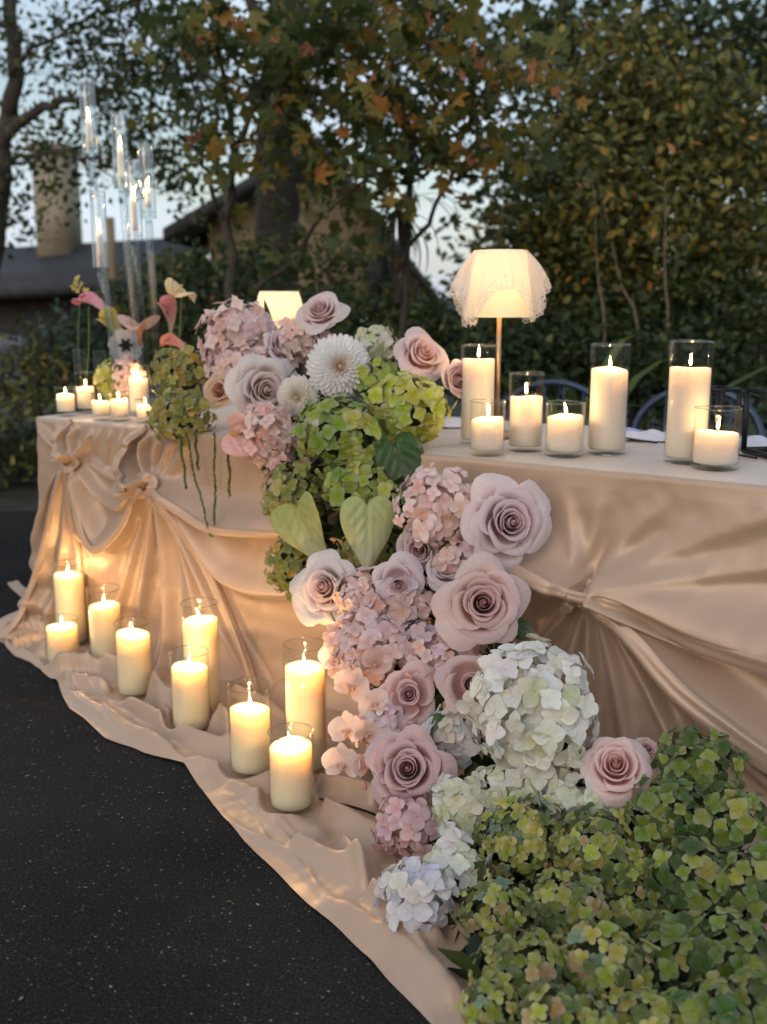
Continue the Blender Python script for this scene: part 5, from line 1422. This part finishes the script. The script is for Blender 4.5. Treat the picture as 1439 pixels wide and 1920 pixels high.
# stone balustrade
b0 = onz(-60, 930, 0); D = 6.9
bal = thing('stone_balustrade', 'weathered grey stone balustrade half grown over by the garden bed', 'balustrade', (0, D, 0))
x0, x1 = xz(-420, 700, D)[0], xz(64, 700, D)[0]
zb_, zt_ = xz(30, 724, D)[1], xz(30, 664, D)[1]
link('plinth', np_mesh('plinth', *box(x0, x1, -.12, .12, -.02, zb_), M['stone'], smooth=False), bal)
link('rail', np_mesh('rail', *box(x0, x1 - .05, -.09, .09, zt_, zt_ + .11), M['stone'], smooth=False), bal)
hb = zt_ - zb_
BAL = np_mesh('baluster', *lathe([(0, 0), (.045, 0), (.045, .02), (.02, .05), (.036, hb * .4), (.022, hb * .78), (.04, hb - .02), (.04, hb), (0, hb)], 12), M['stone'])
for x in np.arange(x0 + .05, x1 - .04, .062 * 1.02): link('baluster', BAL, bal, loc=(x, 0, zb_))

# ================================================================ BACKGROUND: trees and shrubs
def in_ell(n):
    q = rng.normal(size=(n, 3)); q /= np.linalg.norm(q, axis=1, keepdims=True)
    return q * (rng.random(n) ** .4)[:, None]
def tree(name, label, cat, mat, limbs, ells, leaf, kind='oval', bark='bark', up=.5, group=None, per=24, spread=1.6, bias=0.0, twig=.35, foot=None):
    """limbs: lists of (px, py, D, radius); ells: (px, py, rx, ry, D, rdepth, leaves)"""
    L = [np.array([[*atd(a, b, d), r] for a, b, d, r in lm]) for lm in limbs]
    org = L[0][0, :3].copy()
    if foot is None: org[2] = 0.0
    t = thing(name, label, cat, org, group)
    nodes = []; parts = []
    for j_, lm in enumerate(L):
        c = spline(lm, 6 * len(lm))
        wob = np.array([[mnoise.noise((i_ * .35, j_ * 3.1, k_)) for k_ in range(3)] for i_ in range(len(c))])
        c[:, :3] += wob * .05
        if j_ == 0: c[0, :3] = [org[0], org[1], -.03]
        parts.append(tube(c[:, :3] - org, np.maximum(c[:, 3], .003), 8)); nodes.append(c[:, :3])
    nodes = np.vstack(nodes)
    Cs, Rn = [], []
    for px, py, rx, ry, d, rd, n in ells:
        c0 = atd(px, py, d); sc = depth(c0) / FPX
        nc = max(2, n // per)
        cc = c0 + in_ell(nc) * np.array([rx * sc, rd, ry * sc])
        cc = cc[cc[:, 2] > .05]
        for c in cc:
            if random.random() < twig:
                k_ = np.argmin(((nodes - c) ** 2).sum(1)); a = nodes[k_]
                dist = np.linalg.norm(c - a)
                if dist < 2.2:
                    mid = (a + c) / 2 + rng.normal(size=3) * .08 * dist
                    parts.append(tube(spline([a - org, mid - org, c - org], 7), np.linspace(.004 + .004 * dist, .0018, 7), 5))
            m = int(per * random.uniform(.5, 1.5))
            Cs.append(c + rng.normal(size=(m, 3)) * leaf * spread * np.array([1.35, 1.2, .62]))
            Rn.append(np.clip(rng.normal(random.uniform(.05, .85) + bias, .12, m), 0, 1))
    V, F = join(parts)
    link('trunk', np_mesh('trunk', V, F, M[bark]), t)
    C = np.vstack(Cs); V, F, at = leaf_cloud(C - org, leaf, kind, up, np.concatenate(Rn))
    link('crown', np_mesh('crown', V, F, mat, attr=at), t)
    return t
# tree with lacy small leaves against the sky
tree('sky_tree', 'dark trunked tree with small lacy leaves against the evening sky', 'tree', GREEN,
     [[(-30, 700, 8.5, .09), (-8, 420, 8.5, .085), (8, 250, 8.5, .075), (28, 150, 8.5, .06), (18, 0, 8.5, .05), (30, -120, 8.5, .04)],
      [(0, 262, 8.5, .05), (60, 215, 8.4, .04), (110, 192, 8.3, .03), (190, 175, 8.2, .02), (260, 120, 8.1, .010)],
      [(-10, 305, 8.5, .03), (40, 298, 8.4, .022), (100, 285, 8.3, .014), (150, 300, 8.2, .007)],
      [(25, 140, 8.5, .03), (50, 95, 8.4, .02), (110, 60, 8.3, .012), (180, 20, 8.2, .006)],
      [(230, -60, 8.2, .02), (270, 20, 8.1, .016), (330, 80, 8.0, .01), (380, 130, 7.9, .005)]],
     [(60, 90, 120, 110, 8.4, .5, 540), (200, 60, 130, 110, 8.2, .5, 780), (330, 60, 120, 110, 8.1, .5, 900), (270, 190, 130, 80, 8.2, .5, 840), (400, 190, 80, 110, 8.0, .4, 540), (170, 290, 150, 70, 8.6, .5, 600), (320, 330, 90, 80, 8.2, .4, 540), (60, 340, 90, 60, 8.6, .4, 240), (40, 420, 80, 50, 8.6, .4, 240)],
     .062, bias=-.05, per=20, spread=1.5, group='trees behind the table')
# thick trunk with dark evergreen crown
tree('evergreen_tree', 'thick trunked evergreen with a dark crown rising behind the maple', 'tree', GREEN,
     [[(522, 700, 9.5, .20), (520, 450, 9.5, .19), (520, 250, 9.5, .17), (530, 80, 9.5, .15), (560, -120, 9.5, .12)],
      [(525, 180, 9.5, .09), (600, 90, 9.3, .07), (690, 20, 9.2, .05), (760, -60, 9.2, .03)],
      [(530, 120, 9.5, .07), (480, 20, 9.4, .05), (440, -60, 9.4, .03)]],
     [(560, 40, 110, 110, 9.2, .7, 420), (680, 60, 130, 130, 9.2, .7, 572), (820, 40, 130, 110, 9.3, .7, 496), (700, 220, 130, 110, 9.3, .6, 457), (520, 170, 60, 130, 9.2, .5, 209), (620, 330, 120, 70, 9.4, .5, 228), (880, 150, 60, 60, 9.4, .5, 118)],
     .095, bias=-.12, per=26, spread=1.6, group='trees behind the table')
tree('dark_tree', 'dark tree standing behind the golden green one, branches crossing the sky gaps', 'tree', GREEN,
     [[(1090, 720, 10.5, .12), (1085, 400, 10.5, .11), (1075, 180, 10.5, .09), (1060, 20, 10.5, .07), (1050, -120, 10.5, .05)],
      [(1070, 120, 10.5, .05), (1010, 40, 10.4, .035), (960, -30, 10.4, .02)], [(1075, 160, 10.5, .05), (1160, 60, 10.4, .035), (1260, 0, 10.4, .02)],
      [(1080, 300, 10.5, .06), (1200, 220, 10.4, .05), (1340, 120, 10.4, .03), (1430, 60, 10.4, .02)]],
     [(1000, 90, 110, 110, 10.3, .7, 790), (1150, 60, 130, 100, 10.3, .7, 883), (1330, 90, 150, 120, 10.2, .8, 1488), (1440, 200, 90, 200, 10.0, .8, 1209), (1200, 300, 250, 150, 10.3, .8, 1953), (960, 330, 50, 120, 10.4, .6, 232), (1100, 520, 260, 150, 10.2, .8, 1860), (1400, 500, 130, 200, 10.0, .8, 1209)],
     .11, bias=-.14, per=26, spread=1.6, group='trees behind the table')
tree('border_tree', 'dense green tree at the yard border beyond the golden green one', 'tree', GREEN,
     [[(1800, 760, 9.0, .12), (1795, 500, 9.0, .10), (1790, 250, 9.0, .07), (1800, 20, 9.0, .03)], [(1795, 420, 9.0, .05), (1680, 260, 8.9, .03), (1600, 180, 8.9, .015)], [(1795, 380, 9.0, .05), (1920, 240, 8.9, .03), (2020, 160, 8.9, .015)]],
     [(1640, 300, 150, 200, 8.8, .8, 2600), (1800, 200, 200, 200, 8.9, .8, 2600), (1960, 380, 180, 260, 8.8, .8, 2600), (1700, 560, 220, 180, 8.6, .7, 2600)], .085, bias=-.05, per=26, spread=1.6, group='trees behind the table')
# golden green tree on the far side of the chairs
tree('golden_tree', 'broad golden green tree with rusty tips filling the view behind the chairs', 'tree', GOLD,
     [[(1190, 800, 7.4, .07), (1195, 560, 7.4, .06), (1180, 380, 7.4, .05), (1190, 180, 7.4, .035), (1200, 20, 7.4, .02)],
      [(1192, 500, 7.4, .035), (1080, 380, 7.2, .025), (980, 300, 7.1, .015)], [(1185, 420, 7.4, .035), (1300, 300, 7.2, .025), (1400, 200, 7.1, .015)],
      [(1195, 560, 7.4, .03), (1090, 500, 7.1, .02), (960, 470, 7.0, .01)], [(1195, 560, 7.4, .03), (1320, 480, 7.1, .02), (1430, 420, 7.0, .01)]],
     [(1190, 90, 110, 80, 7.2, .5, 1275), (1120, 200, 140, 80, 7.1, .5, 1700), (1280, 190, 140, 90, 7.1, .5, 1615), (1050, 300, 110, 70, 7.0, .5, 1275), (1200, 310, 150, 80, 6.9, .5, 1955), (1370, 320, 120, 90, 7.0, .5, 1445), (1010, 420, 110, 70, 6.9, .5, 1445), (1150, 430, 150, 80, 6.8, .5, 1955), (1320, 430, 130, 80, 6.8, .5, 1700), (1020, 520, 130, 60, 6.8, .4, 1360), (1200, 540, 160, 60, 6.8, .4, 1615), (1390, 530, 100, 80, 6.8, .4, 1190)],
     .062, kind='oval', bias=.04, per=30, spread=1.7, group='trees behind the table')
for lab, px, D, lean in (('slim bare stem rising through the dark hedge behind the tall candle', 1255, 6.0, -8), ('slim forked stem beside the bare one in the dark hedge', 1215, 6.05, -60), ('thin bare stem in the hedge above the middle height table candle', 1140, 6.0, -20)):
    P0 = atd(px, 720, D); P0[2] = 0
    pts = [(px, 720), (px + lean * .3, 620), (px + lean * .8, 540), (px + lean * 1.1, 460), (px + lean * 1.5 + 6, 380), (px + lean * 1.7, 310)]
    c = np.array([atd(a, b, D) for a, b in pts]); c[0] = P0 + np.array([0, 0, -.02])
    t = thing('sapling', lab, 'sapling', P0, 'slim stems in the hedge')
    V, F = tube(spline(c - P0, 16), np.linspace(.010, .002, 16), 7); link('trunk', np_mesh('trunk', V, F, M['bark_pale']), t)
    C = np.vstack([c[j_] + rng.normal(size=(30, 3)) * .11 for j_ in (3, 4, 5)]); V, F, at = leaf_cloud(C - P0, .06, 'oval', .4); link('crown', np_mesh('crown', V, F, GOLD, attr=at), t)
# maple in the middle
tree('maple_tree', 'slender maple with lobed green, orange and russet leaves over the table', 'tree', AUTUMN,
     [[(432, 720, 6.0, .03), (434, 560, 6.0, .028), (428, 400, 6.0, .024), (438, 300, 6.0, .02), (420, 150, 5.9, .014), (400, 0, 5.8, .01), (390, -90, 5.8, .006)],
      [(434, 330, 6.0, .018), (470, 220, 5.9, .014), (530, 130, 5.8, .010), (600, 20, 5.7, .006)],
      [(430, 420, 6.0, .016), (388, 330, 5.9, .012), (370, 200, 5.9, .009), (340, 80, 5.8, .005)],
      [(480, 540, 6.0, .016), (560, 480, 5.9, .014), (600, 400, 5.8, .011), (640, 250, 5.7, .008), (740, 120, 5.6, .006), (850, 60, 5.6, .004)],
      [(740, 560, 6.0, .016), (770, 470, 5.9, .014), (820, 390, 5.8, .011), (850, 290, 5.7, .008), (900, 180, 5.6, .005)],
      [(600, 400, 5.8, .010), (690, 350, 5.7, .008), (790, 330, 5.6, .006), (880, 250, 5.6, .004)]],
     [(430, 90, 110, 90, 5.8, .4, 145), (560, 60, 120, 70, 5.7, .4, 165), (700, 60, 130, 70, 5.6, .4, 179), (850, 60, 90, 80, 5.6, .4, 124), (520, 200, 110, 80, 5.7, .4, 131), (660, 180, 110, 80, 5.6, .4, 145), (790, 190, 100, 70, 5.6, .4, 131), (910, 180, 90, 70, 5.5, .4, 145), (560, 310, 100, 60, 5.7, .4, 96), (700, 310, 100, 70, 5.6, .4, 96), (870, 300, 50, 70, 5.6, .3, 70), (440, 330, 80, 90, 5.9, .3, 55), (640, 420, 90, 50, 5.8, .3, 44), (580, 470, 60, 50, 5.8, .3, 23)],
     0.078, kind='maple', per=10, spread=1.7, up=.3, twig=.8, bias=.04, group='trees behind the table')
# strap leaved plant high in the branches
def strap_plant(name, label, P, n, L, mat, droop=0.0, group=None, lo=.2, hi=1.2):
    t = thing(name, label, 'plant', P, group)
    an = rng.uniform(0, 2 * PI, n); el = rng.uniform(lo, hi, n)
    R = np.empty((n, 3, 3))
    for i_ in range(n):
        m = Matrix.Rotation(an[i_], 3, 'Z') @ Matrix.Rotation(-el[i_] + .6, 3, 'Y'); R[i_] = np.array(m)
    V, F, at = leaf_cloud(np.zeros((n, 3)), L, 'strap', R=R)
    link('leaves', np_mesh('leaves', V, F, mat, attr=at), t)
    return t
for lab, px, py, D, n, L in (('drooping tuft of blue green strap leaves high among the maple branches', 752, 225, 5.9, 60, .36), ('lower tuft of blue green strap leaves beside the sky gap', 745, 390, 5.9, 50, .32)):
    P = atd(px, py, D)
    t = strap_plant('strap_leaf_plant', lab, P, n, L, BLUEG, group='strap leaved tufts', lo=-.9, hi=.7)
    V, F = tube(spline([(0, 0, .02), (.05, .1, -.4), (-.05, .15, -P[2] + .0)], 14), .018, 8); link('stem', np_mesh('stem', V, F, M['bark']), t)
for lab, px, D in (('tuft of strappy grass behind the chair with the rounded back', 1232, 4.5), ('tuft of strappy grass by the chair behind the short wide candle', 1085, 4.6), ('bright strappy tuft at the hedge foot beyond the cube frame', 1440, 5.0)):
    P = atd(px, 800, D); P[2] = 0
    strap_plant('grass_tuft', lab, P, 46, .95, GRASSY, group='grass tufts under the hedge', lo=.5, hi=1.3)
# shrubs of the garden bed
SH = [('golden brown shrub growing over the balustrade end', 70, 760, 150, 160, 6.7, .5, 2300, .05, GOLD, -.05), ('dark shrub at the yard border below the balustrade', 0, 860, 110, 90, 6.5, .4, 1000, .05, GREEN, -.1),
      ('grey green shrub behind the candelabra foot', 190, 640, 120, 90, 7.2, .5, 1500, .05, BLUEG, 0), ('leafy green shrub between the candelabra and the second lamp', 345, 590, 120, 120, 6.9, .5, 2000, .06, GREEN, .0),
      ('dark shrub under the cottage window', 470, 600, 90, 90, 7.2, .5, 1200, .06, GREEN, -.08), ('low dark shrub behind the white dahlia', 640, 610, 120, 70, 6.8, .4, 1400, .055, GREEN, -.1),
      ('tall loose shrub before the cottage wall', 620, 520, 100, 90, 7.6, .5, 900, .06, GREEN, .0), ('slim loose shrub under the cottage eave', 470, 500, 70, 80, 7.8, .4, 600, .06, GREEN, .0),
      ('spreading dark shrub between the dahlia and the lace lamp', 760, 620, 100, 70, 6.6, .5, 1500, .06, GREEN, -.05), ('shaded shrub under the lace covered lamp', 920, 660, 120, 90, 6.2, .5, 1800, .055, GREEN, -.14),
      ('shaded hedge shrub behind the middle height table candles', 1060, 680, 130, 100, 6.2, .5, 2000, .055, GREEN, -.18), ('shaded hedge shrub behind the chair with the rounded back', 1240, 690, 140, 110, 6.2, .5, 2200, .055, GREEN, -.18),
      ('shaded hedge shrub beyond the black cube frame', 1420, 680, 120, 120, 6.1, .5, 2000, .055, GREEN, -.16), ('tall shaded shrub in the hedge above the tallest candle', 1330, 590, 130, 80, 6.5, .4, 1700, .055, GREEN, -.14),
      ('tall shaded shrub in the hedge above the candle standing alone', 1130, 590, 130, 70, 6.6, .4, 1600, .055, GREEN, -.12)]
for lab, px, py, rx, ry, D, rd, n, leaf, mat, bias in SH:
    tree('shrub', lab, 'shrub', mat, [[(px, py + ry, D, .02), (px + 5, py + ry * .3, D, .016), (px - 4, py - ry * .4, D, .008)], [(px, py + ry * .5, D, .012), (px - rx * .4, py - ry * .2, D, .005)], [(px, py + ry * .5, D, .012), (px + rx * .4, py - ry * .3, D, .005)]],
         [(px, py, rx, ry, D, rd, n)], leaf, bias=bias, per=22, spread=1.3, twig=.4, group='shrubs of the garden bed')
# small dry leaf bits blown over the asphalt
n = 420; X_ = rng.uniform(-2.6, .4, n); Y_ = rng.uniform(1.0, 6.0, n); keep = (C0 - (X_ * NN[0] + Y_ * NN[1])) > np.interp((X_ - PA[0]) * UU[0] + (Y_ - PA[1]) * UU[1], EDGE[:, 0], EDGE[:, 1]) + .02
C = np.stack([X_, Y_, np.full(n, .003)], -1)[keep]; q_ = rng.uniform(0, 6.28, len(C)); R = np.zeros((len(C), 3, 3)); R[:, 0, 0] = np.cos(q_); R[:, 1, 0] = np.sin(q_); R[:, 0, 1] = -np.sin(q_); R[:, 1, 1] = np.cos(q_); R[:, 2, 2] = 1
V, F, at = leaf_cloud(C, .011, 'oval', R=R)
setp(link('leaf_litter', np_mesh('leaf_litter', V, F, LITTER, attr=at)), 'tiny dry leaf bits scattered over the dark asphalt', 'leaf litter', kind='stuff')
# far wood closing the view
n = 9000; xs = rng.uniform(-40, 40, n); C = np.stack([xs, rng.uniform(30, 36, n), np.abs(rng.normal(0, 1, n)) * .32 * (1 + .4 * np.sin(xs * .6))], -1)
V, F, at = leaf_cloud(C, .30, 'oval', .3)
setp(link('far_wood', np_mesh('far_wood', V, F, GREEN, attr=at)), 'far dark belt of trees closing the view beyond the houses', 'woodland', kind='stuff')
